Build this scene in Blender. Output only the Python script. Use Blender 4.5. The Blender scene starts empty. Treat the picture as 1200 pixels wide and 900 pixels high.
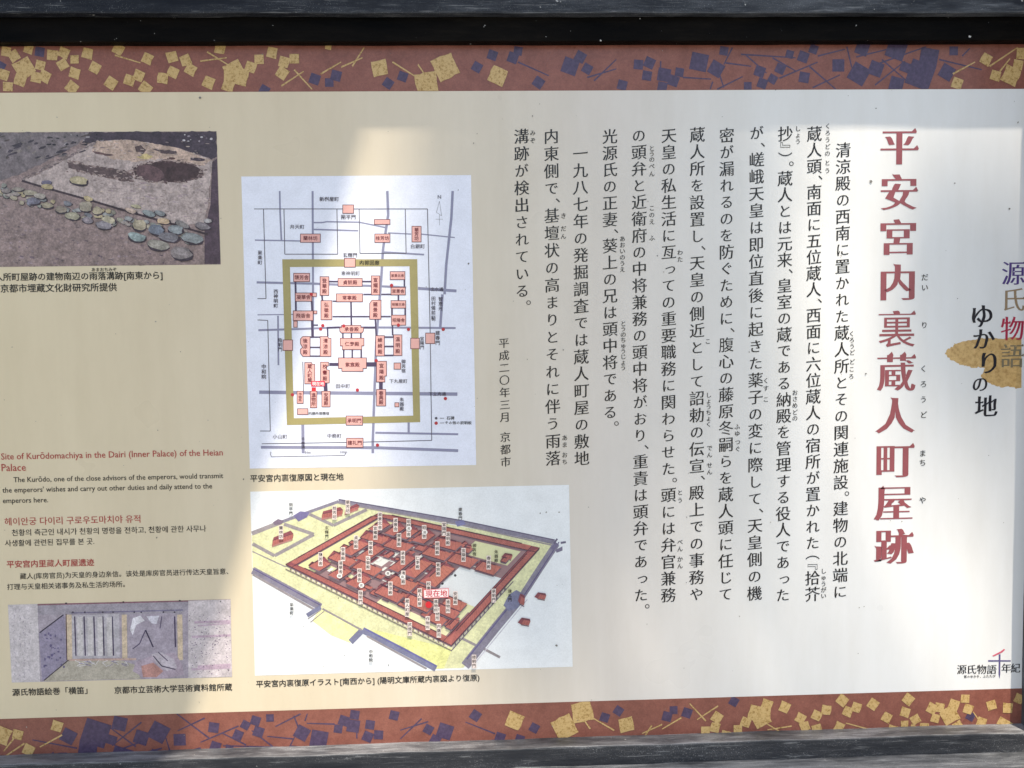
import bpy, bmesh, math, random
import numpy as np
from mathutils import Vector, Matrix
from mathutils.geometry import tessellate_polygon

C = bpy.context.scene.collection
SC = bpy.context.scene
rnd = random.Random(7)

# ------------------------------------------------------------------ camera
D, H, FPX = 0.72, 1.35, 900.0           # distance to the board (m), height (m), focal length in photo pixels
RX, RY, RZ = math.radians(-2.968), math.radians(0.839), math.radians(-1.885)
RM = Matrix.Rotation(RZ, 3, 'Z') @ Matrix.Rotation(RX, 3, 'X') @ Matrix.Rotation(RY, 3, 'Y')
cam_data = bpy.data.cameras.new('camera')
cam_data.sensor_width = 36.0
cam_data.lens = 36.0 * FPX / 1200.0
cam_data.clip_start = 0.02
cam_data.clip_end = 500
cam = bpy.data.objects.new('camera', cam_data)
C.objects.link(cam)
cam.matrix_world = Matrix.Translation((0, -D, H)) @ (RM @ Matrix.Rotation(math.pi/2, 3, 'X')).to_4x4()
SC.camera = cam

# ------------------------------------------------------------------ sky, sun, exposure
SUN = Vector((0.31, -1.0, 2.6))          # towards the sun
world = bpy.data.worlds.new('World'); SC.world = world; world.use_nodes = True
wn = world.node_tree
sky = wn.nodes.new('ShaderNodeTexSky'); sky.sky_type = 'NISHITA'; sky.sun_disc = False
sky.sun_elevation = math.atan2(SUN.z, math.hypot(SUN.x, SUN.y))
sky.sun_rotation = math.atan2(SUN.x, SUN.y)
bg = wn.nodes['Background']; bg.inputs['Strength'].default_value = 0.13
wn.links.new(sky.outputs[0], bg.inputs[0])
sd = bpy.data.lights.new('sun', 'SUN'); sd.energy = 3.0; sd.angle = math.radians(0.53); sd.color = (1.0, 0.96, 0.905)
sun = bpy.data.objects.new('sun', sd); C.objects.link(sun)
sun.rotation_euler = (-SUN).to_track_quat('-Z', 'Y').to_euler()
sun.location = SUN * 6
vs = SC.view_settings
vs.view_transform = 'Standard'; vs.look = 'None'; vs.gamma = 1.0; vs.use_curve_mapping = False
vs.exposure = 1.1
vs.use_white_balance = True; vs.white_balance_temperature = 7600; vs.white_balance_tint = 8

# ------------------------------------------------------------------ helpers
def P(px, py):
    """point of the board's face (x, z in metres) for a point measured on the photograph (1200 x 900)"""
    d = RM @ Vector(((px-600)/FPX, 1.0, -(py-450)/FPX))
    return (d.x/d.y*D, H + d.z/d.y*D)
def PX(px, py, y):                       # same for a plane y (negative = nearer to the camera)
    d = RM @ Vector(((px-600)/FPX, 1.0, -(py-450)/FPX))
    k = (D+y)/d.y
    return (d.x*k, y, H + d.z*k)
def scale_at(px, py):
    a = P(px-5, py); b = P(px+5, py)
    return (b[0]-a[0])/10.0
def lin(c):
    return tuple(((v/255)/12.92 if v/255 <= .04045 else ((v/255+.055)/1.055)**2.4) for v in c)
def mesh_obj(name, verts, faces, mat, parent=None, cols=None, smooth=False):
    me = bpy.data.meshes.new(name); me.from_pydata(verts, [], faces); me.update()
    if cols is not None:
        at = me.color_attributes.new('ink', 'FLOAT_COLOR', 'CORNER')
        arr = np.ones((len(me.loops), 4), dtype=np.float32); i = 0
        for f, c in zip(faces, cols):
            arr[i:i+len(f), :3] = c; i += len(f)
        at.data.foreach_set('color', arr.ravel())
    me.materials.append(mat)
    if smooth:
        for p in me.polygons: p.use_smooth = True
    o = bpy.data.objects.new(name, me); C.objects.link(o)
    if parent: o.parent = parent
    return o
def thing(name, loc, label, cat, group=None):
    o = bpy.data.objects.new(name, None); C.objects.link(o); o.location = loc
    o.empty_display_size = .05
    o['label'] = label; o['category'] = cat
    if group: o['group'] = group
    return o
def fix_parent(o, par):                  # parent while keeping the world position (mesh built in world coordinates)
    o.parent = par
    top = par
    while top.parent: top = top.parent
    if par.parent is None: o.matrix_parent_inverse = Matrix.Translation(-Vector(par.location))
def box_bm(bm, lo, hi):
    vs_ = [bm.verts.new((x, y, z)) for x in (lo[0], hi[0]) for y in (lo[1], hi[1]) for z in (lo[2], hi[2])]
    for f in ((0,1,3,2),(4,6,7,5),(0,4,5,1),(2,3,7,6),(0,2,6,4),(1,5,7,3)): bm.faces.new([vs_[i] for i in f])
def rail(name, lo, hi, mat, parent, bev=0.0012, seg=24, axis=0, wob=0.0004, seed=0):
    """a timber with softened, slightly uneven edges"""
    bm = bmesh.new(); box_bm(bm, lo, hi)
    n = Vector((0, 0, 0)); 
    for k in range(1, seg):
        p = list(lo); p[axis] = lo[axis] + (hi[axis]-lo[axis])*k/seg
        nn = [0, 0, 0]; nn[axis] = 1
        bmesh.ops.bisect_plane(bm, geom=bm.verts[:]+bm.edges[:]+bm.faces[:], plane_co=p, plane_no=nn)
    ed = [e for e in bm.edges if len(e.link_faces) == 2 and e.calc_face_angle(0) > .5]
    bmesh.ops.bevel(bm, geom=ed, offset=bev, segments=2, affect='EDGES', profile=.6)
    r = random.Random(seed)
    ph = [r.uniform(0, 6) for _ in range(6)]
    for v in bm.verts:
        t = v.co[axis]
        for a in range(3):
            if a != axis:
                v.co[a] += wob*(math.sin(t*37+ph[a]) + .6*math.sin(t*91+ph[a+3]))*.5
    bmesh.ops.recalc_face_normals(bm, faces=bm.faces)
    me = bpy.data.meshes.new(name); bm.to_mesh(me); bm.free(); me.materials.append(mat)
    o = bpy.data.objects.new(name, me); C.objects.link(o)
    if parent: fix_parent(o, parent)
    return o

# ------------------------------------------------------------------ materials
def new_mat(name):
    m = bpy.data.materials.new(name); m.use_nodes = True
    nt = m.node_tree; b = nt.nodes['Principled BSDF']
    return m, nt, b
def N(nt, kind, **kw):
    n = nt.nodes.new(kind)
    for k, v in kw.items():
        if k.startswith('_'): n.inputs[k[1:].replace('_', ' ')].default_value = v
        else: setattr(n, k, v)
    return n
def coords(nt, scale=(1, 1, 1)):
    g = N(nt, 'ShaderNodeNewGeometry'); mp = N(nt, 'ShaderNodeMapping'); mp.inputs['Scale'].default_value = scale
    nt.links.new(g.outputs['Position'], mp.inputs[0]); return mp.outputs[0]
def noise(nt, sc, det=4, rough=.6, scale=(1,1,1)):
    n = N(nt, 'ShaderNodeTexNoise'); n.inputs['Scale'].default_value = sc; n.inputs['Detail'].default_value = det
    n.inputs['Roughness'].default_value = rough
    nt.links.new(coords(nt, scale), n.inputs['Vector']); return n.outputs['Fac']
def ramp(nt, fac, stops):
    r = N(nt, 'ShaderNodeValToRGB'); e = r.color_ramp.elements
    e[0].position = stops[0][0]; e[0].color = (*stops[0][1], 1)
    e[1].position = stops[-1][0]; e[1].color = (*stops[-1][1], 1)
    for p, c in stops[1:-1]:
        q = e.new(p); q.color = (*c, 1)
    nt.links.new(fac, r.inputs[0]); return r.outputs[0]
def mix(nt, fac, a, b, bt='MIX'):
    m = N(nt, 'ShaderNodeMix', data_type='RGBA', blend_type=bt)
    for s, v in ((m.inputs[0], fac), (m.inputs[6], a), (m.inputs[7], b)):
        if hasattr(v, 'links') or isinstance(v, bpy.types.NodeSocket): nt.links.new(v, s)
        else: s.default_value = v if isinstance(v, float) else (*v, 1)
    return m.outputs[2]
def bump(nt, b, h, strength, dist):
    n = N(nt, 'ShaderNodeBump'); n.inputs['Strength'].default_value = strength; n.inputs['Distance'].default_value = dist
    nt.links.new(h, n.inputs['Height']); nt.links.new(n.outputs[0], b.inputs['Normal'])

PANEL_ROUGH = 0.30
def finish_print(nt, b):
    b.inputs['Roughness'].default_value = PANEL_ROUGH
    b.inputs['Specular IOR Level'].default_value = 0.4
    r = ramp(nt, noise(nt, 9, 3), [(.3, (.26,)*3), (.75, (.42,)*3)])
    nt.links.new(r, b.inputs['Roughness'])

# face of the panel: printed ground running from cream (left) to cool white (right), faint dirt
M_panel, nt, b = new_mat('printed_face')
g = N(nt, 'ShaderNodeNewGeometry'); sp = N(nt, 'ShaderNodeSeparateXYZ'); nt.links.new(g.outputs['Position'], sp.inputs[0])
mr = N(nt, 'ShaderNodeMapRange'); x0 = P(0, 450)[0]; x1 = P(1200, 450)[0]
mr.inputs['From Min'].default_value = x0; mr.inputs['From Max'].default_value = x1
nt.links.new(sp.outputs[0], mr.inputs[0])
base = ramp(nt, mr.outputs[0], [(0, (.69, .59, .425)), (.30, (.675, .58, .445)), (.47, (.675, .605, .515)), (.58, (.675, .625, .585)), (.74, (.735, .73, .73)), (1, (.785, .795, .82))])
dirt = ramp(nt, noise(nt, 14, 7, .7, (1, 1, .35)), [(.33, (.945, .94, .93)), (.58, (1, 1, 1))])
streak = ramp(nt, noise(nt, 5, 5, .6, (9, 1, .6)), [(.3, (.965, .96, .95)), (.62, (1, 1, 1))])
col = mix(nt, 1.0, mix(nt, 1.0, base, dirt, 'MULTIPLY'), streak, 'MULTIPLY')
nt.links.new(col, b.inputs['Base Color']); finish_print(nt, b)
bump(nt, b, noise(nt, 3, 2), .25, .004)

def ink_mat(name, grain=.10, gscale=700, blotch=.12, bscale=60):
    m, nt, b = new_mat(name)
    a = N(nt, 'ShaderNodeAttribute', attribute_name='ink')
    n1 = ramp(nt, noise(nt, gscale, 3, .7), [(.3, (1-grain,)*3), (.7, (1+grain*1.1,)*3)])
    n2 = ramp(nt, noise(nt, bscale, 4, .6), [(.3, (1-blotch,)*3), (.7, (1+blotch*1.0,)*3)])
    c = mix(nt, 1.0, mix(nt, 1.0, a.outputs['Color'], n1, 'MULTIPLY'), n2, 'MULTIPLY')
    nt.links.new(c, b.inputs['Base Color']); finish_print(nt, b)
    return m
M_ink = ink_mat('printing_ink', .06, 900, .05, 50)
M_photo = ink_mat('photograph_print', .32, 560, .34, 120)
M_water = ink_mat('watercolour_print', .16, 600, .14, 90)
M_scroll = ink_mat('faded_painting_print', .22, 700, .20, 110)

M_band, nt, b = new_mat('border_print')
c = ramp(nt, noise(nt, 55, 7, .72), [(.30, (.19, .064, .048)), (.5, (.245, .087, .066)), (.72, (.30, .112, .084))])
f = ramp(nt, noise(nt, 900, 2), [(.35, (.86,)*3), (.65, (1.05,)*3)])
nt.links.new(mix(nt, 1.0, c, f, 'MULTIPLY'), b.inputs['Base Color']); finish_print(nt, b)
M_gold, nt, b = new_mat('gold_leaf_print')
c = ramp(nt, noise(nt, 420, 5, .8), [(.36, (.27, .15, .045)), (.47, (.50, .33, .135)), (.60, (.58, .40, .19)), (.7, (.38, .24, .09))])
nt.links.new(c, b.inputs['Base Color']); finish_print(nt, b)
M_leaf, nt, b = new_mat('torn_gold_paper_print')
c = ramp(nt, noise(nt, 160, 8, .8), [(.34, (.36, .20, .075)), (.5, (.56, .36, .15)), (.66, (.68, .46, .22))])
nt.links.new(c, b.inputs['Base Color']); finish_print(nt, b)
M_indigo, nt, b = new_mat('indigo_print')
c = ramp(nt, noise(nt, 300, 5, .7), [(.35, (.050, .034, .075)), (.65, (.088, .060, .118))])
nt.links.new(c, b.inputs['Base Color']); finish_print(nt, b)

# black painted timber, rubbed grey along the grain
def timber(name, axis, wear, seed, base=(.010, .011, .015), worn=(.20, .21, .235), spec=.5, front=.45, drift=False, scratch=0.0):
    m, nt, b = new_mat(name)
    s = [1.0, 1.0, 1.0]
    for i in range(3): s[i] = .10 if i == axis else 1.0
    fine = noise(nt, 260+seed, 8, .75, tuple(s))
    s2 = [1.0]*3; s2[axis] = .22
    patch = noise(nt, 24+seed, 6, .7, tuple(s2))
    mul = N(nt, 'ShaderNodeMath', operation='MULTIPLY'); nt.links.new(fine, mul.inputs[0]); nt.links.new(patch, mul.inputs[1])
    f = ramp(nt, mul.outputs[0], [(.29-wear*.16, (0, 0, 0)), (.42-wear*.14, (1, 1, 1))])
    geo = N(nt, 'ShaderNodeNewGeometry')
    edge = ramp(nt, geo.outputs['Pointiness'], [(.50, (0, 0, 0)), (.56, (1, 1, 1))])
    e2 = mix(nt, 1.0, edge, ramp(nt, patch, [(.35, (.1,)*3), (.6, (1,)*3)]), 'MULTIPLY')
    fac = mix(nt, 1.0, f, e2, 'SCREEN')
    sep = N(nt, 'ShaderNodeSeparateXYZ'); nt.links.new(geo.outputs['Normal'], sep.inputs[0])      # tops keep full wear, fronts less: sunlit ledges put into the colour
    fac = mix(nt, 1.0, fac, ramp(nt, sep.outputs[2], [(.2, (front,)*3), (.85, (1,)*3)]), 'MULTIPLY')
    if drift:                                                                                     # more scuffs to the right, with a reflection's brightening painted in
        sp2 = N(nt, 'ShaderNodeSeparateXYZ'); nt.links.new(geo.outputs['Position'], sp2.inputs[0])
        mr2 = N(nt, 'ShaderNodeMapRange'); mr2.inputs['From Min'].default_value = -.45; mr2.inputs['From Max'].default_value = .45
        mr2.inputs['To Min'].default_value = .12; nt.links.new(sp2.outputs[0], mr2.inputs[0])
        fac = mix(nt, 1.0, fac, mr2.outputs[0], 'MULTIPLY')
    # small bright chips and bird specks
    chips = ramp(nt, noise(nt, 170, 3, .5), [(.735, (0, 0, 0)), (.77, (1, 1, 1))])
    c = mix(nt, fac, base, worn)
    c = mix(nt, chips, c, (.50, .50, .50))
    if scratch:                             # thin pale scratches along the timber and fine pale grit
        s3 = [1.0]*3; s3[axis] = .05
        sc_ = ramp(nt, noise(nt, 620, 3, .6, tuple(s3)), [(.60, (0, 0, 0)), (.66, (scratch,)*3)])
        gr_ = ramp(nt, noise(nt, 1100, 2, .5), [(.62, (0, 0, 0)), (.68, (scratch,)*3)])
        where = ramp(nt, patch, [(.42, (0, 0, 0)), (.6, (1, 1, 1))])
        c = mix(nt, mix(nt, 1.0, mix(nt, 1.0, sc_, gr_, 'SCREEN'), where, 'MULTIPLY'), c, (.42, .43, .45))
    nt.links.new(c, b.inputs['Base Color'])
    r = mix(nt, fac, (.36,)*3, (.62,)*3); nt.links.new(r, b.inputs['Roughness'])
    b.inputs['Specular IOR Level'].default_value = spec
    bump(nt, b, fine, .55, .0010)
    return m
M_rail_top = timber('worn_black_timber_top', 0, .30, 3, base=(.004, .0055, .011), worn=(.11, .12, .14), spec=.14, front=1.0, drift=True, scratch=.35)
M_stop_top = timber('dark_timber_top', 0, .05, 11, base=(.0015, .0015, .0018), worn=(.02, .016, .013), spec=.03)
M_stop_low = timber('worn_black_timber_bottom', 0, .3, 5, base=(.014, .016, .022), worn=(.24, .245, .265), spec=.3, front=.2, scratch=.5)
M_rail_low = timber('worn_grey_timber_bottom', 0, .5, 19, base=(.03, .033, .04), worn=(.17, .18, .20), front=.5, scratch=.6)
M_post = timber('black_timber_post', 2, .2, 8)

# ------------------------------------------------------------------ ground and sky casters outside the frame come last
# ------------------------------------------------------------------ the board
XR = P(1196.5, 830)[0]; XL = P(-75, 450)[0]
ZT = (P(100, 54.5)[1] + P(1100, 52.5)[1])/2
ZB = (P(10, 884)[1] + P(1180, 848)[1])/2
ZT2 = (P(0, 108.3)[1] + P(1200, 105)[1])/2
ZB2 = (P(0, 841.7)[1] + P(1200, 806.7)[1])/2
XC = (XL+XR)/2
board = thing('information_board', (XC, 0, 0), 'large black-framed information board with maps and Japanese text on cream and white', 'sign')

FACE = -0.0005
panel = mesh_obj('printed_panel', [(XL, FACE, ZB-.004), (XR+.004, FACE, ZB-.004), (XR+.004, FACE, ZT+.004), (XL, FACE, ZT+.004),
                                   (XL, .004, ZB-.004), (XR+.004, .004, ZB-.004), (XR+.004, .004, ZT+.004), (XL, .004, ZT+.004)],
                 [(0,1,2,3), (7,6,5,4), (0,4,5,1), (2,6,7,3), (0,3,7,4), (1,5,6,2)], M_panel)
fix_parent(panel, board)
panel['label'] = 'smooth printed face fading from cream at the left to cool white at the right'
LAY = 0.00006
def lay(n): return FACE - LAY*n
def part(name, verts, faces, mat, cols=None, parent=None, label=None):
    o = mesh_obj(name, verts, faces, mat, None, cols)
    if parent is None or parent is board: fix_parent(o, board)
    else:
        o.parent = parent
        if parent.parent is board or parent.parent is None: pass
    if label: o['label'] = label
    return o
def sub(o, parent):                       # sub-part: same world coordinates as its parent part
    o.parent = parent
    o.matrix_parent_inverse = Matrix.Identity(4)
    return o
# parts keep an identity local frame and the board carries the offset, so children of parts need no inverse

class Ink:
    """collects flat printed shapes, given in photo pixels, and lays them on the face"""
    def __init__(s, layer): s.v = []; s.f = []; s.c = []; s.layer = layer; s.i = 0
    def poly(s, pts, col, dl=0, raw=False):
        y = lay(s.layer+dl) - (s.i % 25)*2.0e-6; s.i += 1
        k = len(s.v)
        q = [(p if raw else P(*p)) for p in pts]
        s.v += [(a[0], y, a[1]) for a in q]
        n = len(q)
        if n <= 4: s.f.append(tuple(range(k, k+n))); s.c.append(col)
        else:
            for t in tessellate_polygon([[Vector((a[0], a[1], 0)) for a in q]]):
                s.f.append(tuple(k+j for j in t)); s.c.append(col)
    def rough(s, pts, col, dl=0, amp=1.2, step=4.0):
        o = []
        for i in range(len(pts)):
            a, b_ = pts[i], pts[(i+1) % len(pts)]; L = math.hypot(b_[0]-a[0], b_[1]-a[1]); n = max(1, int(L/step))
            for j in range(n):
                t = j/n; e = amp if 0 < j else 0
                o.append((a[0]+(b_[0]-a[0])*t+rnd.uniform(-e, e), a[1]+(b_[1]-a[1])*t+rnd.uniform(-e, e)*.8))
        s.poly(o, col, dl)
    def line(s, pts, w, col, dl=0):
        for (a, b_) in zip(pts[:-1], pts[1:]):
            dx, dy = b_[0]-a[0], b_[1]-a[1]; L = math.hypot(dx, dy) or 1
            nx, ny = -dy/L*w/2, dx/L*w/2
            s.poly([(a[0]+nx, a[1]+ny), (b_[0]+nx, b_[1]+ny), (b_[0]-nx, b_[1]-ny), (a[0]-nx, a[1]-ny)], col, dl)
    def ell(s, cx, cy, rx, ry, col, dl=0, n=12, ang=0, jit=0.0):
        ca, sa = math.cos(ang), math.sin(ang); pts = []
        for i in range(n):
            t = 2*math.pi*i/n; r = 1+rnd.uniform(-jit, jit)
            u, v = rx*r*math.cos(t), ry*r*math.sin(t)
            pts.append((cx+u*ca-v*sa, cy+u*sa+v*ca))
        s.poly(pts, col, dl)
    def build(s, name, parent, mat=None, label=None):
        # consistent facing towards -Y
        f2 = []
        for f in s.f:
            a, b_, c_ = (s.v[f[0]], s.v[f[1]], s.v[f[2]])
            ny = (b_[2]-a[2])*(c_[0]-a[0]) - (b_[0]-a[0])*(c_[2]-a[2])
            f2.append(f if ny < 0 else tuple(reversed(f)))
        return part(name, s.v, f2, mat or M_ink, s.c, parent, label)

# ------------------------------------------------------------------ lettering
dg = None
_spl = {}
def outline(text):
    """contours of a piece of text in em units, as lists of bezier points"""
    if text in _spl: return _spl[text]
    cu = bpy.data.curves.new('letters', 'FONT'); cu.body = text; cu.size = 1
    o = bpy.data.objects.new('letters', cu); C.objects.link(o)
    k = o.to_curve(bpy.context.evaluated_depsgraph_get())
    out = []
    for s in k.splines:
        out.append([((p.handle_left.x, p.handle_left.y), (p.co.x, p.co.y), (p.handle_right.x, p.handle_right.y)) for p in s.bezier_points])
    o.to_curve_clear()
    bpy.data.objects.remove(o); bpy.data.curves.remove(cu)
    _spl[text] = out
    return out
def sample(bz, res):
    pts = []
    n = len(bz)
    for i in range(n):
        a, b_ = bz[i], bz[(i+1) % n]
        p0, p1, p2, p3 = a[1], a[2], b_[0], b_[1]
        dx, dy = p3[0]-p0[0], p3[1]-p0[1]; L = math.hypot(dx, dy)
        if L < 1e-5: continue
        pts.append(p0)
        dev = max(abs((p1[0]-p0[0])*dy-(p1[1]-p0[1])*dx), abs((p2[0]-p0[0])*dy-(p2[1]-p0[1])*dx))/L
        if dev > .004:
            for k in range(1, res):
                t = k/res; m = 1-t
                pts.append((m*m*m*p0[0]+3*m*m*t*p1[0]+3*m*t*t*p2[0]+t*t*t*p3[0],
                            m*m*m*p0[1]+3*m*m*t*p1[1]+3*m*t*t*p2[1]+t*t*t*p3[1]))
    # drop duplicates
    q = []
    for p in pts:
        if not q or math.hypot(p[0]-q[-1][0], p[1]-q[-1][1]) > 2e-4: q.append(p)
    return q
def area(p): return .5*sum(p[i][0]*p[(i+1) % len(p)][1]-p[(i+1) % len(p)][0]*p[i][1] for i in range(len(p)))
STY = {  # dx, dy weight change (em), slope, serif size, unevenness, resolution
    'gothic':  dict(ax=.006, ay=.004, sl=0, ser=0, jit=0, res=2),
    'gothicb': dict(ax=.016, ay=.013, sl=0, ser=0, jit=0, res=2),
    'label':   dict(ax=.014, ay=.008, sl=0, ser=0, jit=0, res=1),
    'kai':     dict(ax=.012, ay=-.004, sl=.075, ser=.040, jit=.006, res=3),
    'ruby':    dict(ax=.012, ay=.004, sl=.05, ser=.0, jit=.004, res=2),
    'mincho':  dict(ax=.038, ay=-.014, sl=0, ser=.085, jit=0, res=4),
    'minl':    dict(ax=.014, ay=-.008, sl=0, ser=.05, jit=0, res=4),
    'mark':    dict(ax=.000, ay=-.004, sl=0, ser=0, jit=0, res=4),
    'brush':   dict(ax=.022, ay=-.004, sl=.06, ser=.03, jit=.012, res=4),
}
_gl = {}
def glyph(text, style):
    key = (text, style)
    if key in _gl: return _gl[key]
    st = STY[style]
    cs = [sample(b_, st['res']) for b_ in outline(text)]
    cs = [c for c in cs if len(c) >= 3]
    if not cs: _gl[key] = ([], []); return _gl[key]
    # nesting depth decides what is an outer contour (fonts differ in their winding)
    bx = [(min(p[0] for p in c), max(p[0] for p in c), min(p[1] for p in c), max(p[1] for p in c)) for c in cs]
    for i, c in enumerate(cs):
        p = c[0]; dep = 0
        for j, d_ in enumerate(cs):
            if j != i and bx[j][0] <= p[0] <= bx[j][1] and bx[j][2] <= p[1] <= bx[j][3] and abs(area(d_)) > abs(area(c)) and inside(p, d_): dep += 1
        if (area(c) > 0) != (dep % 2 == 0): cs[i] = c[::-1]
    def styled(st):
     out = []
     r = random.Random(sum(ord(ch)*(i+3) for i, ch in enumerate(text)))
     ph = [r.uniform(0, 6.28) for _ in range(4)]
     for c in cs:
         n = len(c)
         tag = [0]*n
         if st['ser'] > 0:
             for i in range(n):              # edge i -> i+1
                 a, b_ = c[i], c[(i+1) % n]; pa, nb = c[i-1], c[(i+2) % n]
                 ex, ey = b_[0]-a[0], b_[1]-a[1]; L = math.hypot(ex, ey)
                 if .04 < L < .11:
                     nx, ny = ey/L, -ex/L     # outward normal
                     l1 = math.hypot(a[0]-pa[0], a[1]-pa[1]); l2 = math.hypot(nb[0]-b_[0], nb[1]-b_[1])
                     if nx > .93 and l1 > .10 and l2 > .06 and abs(a[1]-pa[1]) < .12*l1: tag[(i+1) % n] = 1   # top of a right-hand stroke end
                     if ny > .93 and l1 > .10 and l2 > .10: tag[(i+1) % n] = 2      # left corner of a vertical's head
         hw = max(p[0] for p in c)-min(p[0] for p in c)
         AX = min(st['ax'], .18*hw) if area(c) < 0 and st['ax'] > .02 else st['ax']
         nrm = []
         for i in range(n):
             a, b_, d_ = c[i-1], c[i], c[(i+1) % n]
             e1 = (b_[0]-a[0], b_[1]-a[1]); e2 = (d_[0]-b_[0], d_[1]-b_[1])
             l1 = math.hypot(*e1) or 1; l2 = math.hypot(*e2) or 1
             n1 = (e1[1]/l1, -e1[0]/l1); n2 = (e2[1]/l2, -e2[0]/l2)
             s = (n1[0]+n2[0], n1[1]+n2[1]); q = 1+n1[0]*n2[0]+n1[1]*n2[1]
             q = max(q, .45); nrm.append((s[0]/q, s[1]/q))
         pts = []
         for i in range(n):
             x = c[i][0]+AX*max(-1.3, min(1.3, nrm[i][0])); y = c[i][1]+st['ay']*max(-1.3, min(1.3, nrm[i][1]))
             if tag[i] == 1:
                 s = st['ser']
                 pts += [(x+s*.15, y), (x-s*.35, y+s*.95), (x-s*1.35, y)]
             elif tag[i] == 2:
                 s = st['ser']
                 pts += [(x, y+s*.1), (x-s*.55, y+s*.30), (x, y-s*.55)]
             else: pts.append((x, y))
         if st['jit']:
             j = st['jit']
             pts = [(x+j*math.sin(y*13+ph[0]+x*5), y+j*math.sin(x*14+ph[1]+y*4)) for x, y in pts]
         if st['sl']:
             pts = [(x, y+st['sl']*(x-.5)) for x, y in pts]
         out.append(pts)
     return out
    var = [cs]
    if st['ax'] or st['ay'] or st['ser']:
        hb = dict(st, ser=0); hf = dict(st, ser=0, ax=st['ax']*.6, ay=st['ay']*.6)
        var = [styled(st), styled(hb), styled(hf), styled(dict(hf, ax=0, ay=0)), cs]
    flat, tr = fill(var, cs)
    _gl[key] = (flat, tr)
    return _gl[key]
def inside(p, c):
    r = False; n = len(c)
    for i in range(n):
        a, b_ = c[i-1], c[i]
        if (a[1] > p[1]) != (b_[1] > p[1]) and p[0] < (b_[0]-a[0])*(p[1]-a[1])/(b_[1]-a[1])+a[0]: r = not r
    return r
def fill(out, plain):
    """triangulate each outer contour with its own holes; fall back to the plain outline where the styled one fails"""
    outer = [i for i in range(len(plain)) if area(plain[i]) > 0]
    hole = [i for i in range(len(plain)) if area(plain[i]) < 0]
    bb = {i: (min(p[0] for p in plain[i]), max(p[0] for p in plain[i]), min(p[1] for p in plain[i]), max(p[1] for p in plain[i])) for i in outer}
    own = {i: [] for i in outer}
    for h in hole:
        p = plain[h][0]
        c = [i for i in outer if bb[i][0] <= p[0] <= bb[i][1] and bb[i][2] <= p[1] <= bb[i][3] and inside(p, plain[i])]
        if c: own[min(c, key=lambda i: area(plain[i]))].append(h)
    flat, tr = [], []
    for i in outer:
        best = None
        for src in out:
            grp = [src[i]]+[src[h] for h in own[i]]
            want = abs(area(grp[0]))-sum(abs(area(g_)) for g_ in grp[1:])
            fl = [p for c in grp for p in c]
            try: t_ = tessellate_polygon([[Vector((p[0]*100, p[1]*100, 0)) for p in c] for c in grp])
            except Exception: t_ = []
            tt = []; got = 0
            for t in t_:
                a, b_, c_ = fl[t[0]], fl[t[1]], fl[t[2]]
                ar = (b_[0]-a[0])*(c_[1]-a[1])-(c_[0]-a[0])*(b_[1]-a[1])
                if abs(ar) < 1e-9: continue
                got += abs(ar)/2; tt.append(tuple(t) if ar > 0 else tuple(reversed(t)))
            err = abs(got-want)/max(want, 1e-6)
            if best is None or err < best[0]: best = (err, fl, tt)
            if err < .03: break
            e2 = bridge_fill(grp)
            if e2 and e2[0] < .02:
                best = e2; break
        if best[0] > .03:
            e2 = bridge_fill([plain[i]]+[plain[h] for h in own[i]])
            if e2 and e2[0] < best[0]: best = e2
        if best[0] > .03: BAD.append(best[0])
        gi = len(GRP); GRP.append(1); k = len(flat); flat += [(p[0], p[1], (gi % 16)*1.2e-6) for p in best[1]]; tr += [tuple(k+j for j in t) for t in best[2]]
    return flat, tr
BAD = []; GRP = []
def bridge_fill(grp):
    """ear clipping after joining every hole to the outer contour"""
    poly = list(grp[0]); holes = sorted(grp[1:], key=lambda h: -max(p[0] for p in h))
    def cross(a, b_, c_): return (b_[0]-a[0])*(c_[1]-a[1])-(b_[1]-a[1])*(c_[0]-a[0])
    def seg(a, b_, c_, d_):
        return cross(a, b_, c_)*cross(a, b_, d_) < -1e-14 and cross(c_, d_, a)*cross(c_, d_, b_) < -1e-14
    for hi, h in enumerate(holes):
        j = max(range(len(h)), key=lambda k: h[k][0]); p = h[j]; done = False
        rest = [e for g_ in holes[hi:] for e in zip(g_, g_[1:]+g_[:1])]
        for k in sorted(range(len(poly)), key=lambda k: (poly[k][0]-p[0])**2+(poly[k][1]-p[1])**2):
            v = poly[k]
            if any(seg(p, v, poly[m-1], poly[m]) for m in range(len(poly))) or any(seg(p, v, *e) for e in rest): continue
            poly = poly[:k+1]+h[j:]+h[:j+1]+poly[k:]; done = True; break
        if not done: return None
    want = area(poly); idx = list(range(len(poly))); tt = []; got = 0; guard = 0
    while len(idx) > 3 and guard < 4000:
        guard += 1; ok = False
        for n_ in range(len(idx)):
            a, b_, c_ = idx[n_-1], idx[n_], idx[(n_+1) % len(idx)]
            A, B, C_ = poly[a], poly[b_], poly[c_]; ar = cross(A, B, C_)
            if ar < -1e-12: continue
            if any(poly[m] not in (A, B, C_) and cross(A, B, poly[m]) >= 0 and cross(B, C_, poly[m]) >= 0 and cross(C_, A, poly[m]) >= 0 for m in idx): continue
            if ar > 1e-9: tt.append((a, b_, c_)); got += ar/2
            idx.pop(n_); ok = True; break
        if not ok: break
    if len(idx) == 3: tt.append(tuple(idx)); got += abs(cross(*[poly[i] for i in idx]))/2
    return (abs(got-want)/max(abs(want), 1e-6), poly, tt)
KANA_SMALL = set('っゃゅょぁぃぅぇぉッャュョ')
PUNCT = set('、。')
OPEN, CLOSE = set('（『「('), set('）』」)')
def is_kana(ch): return 0x3040 <= ord(ch) <= 0x30ff
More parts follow.
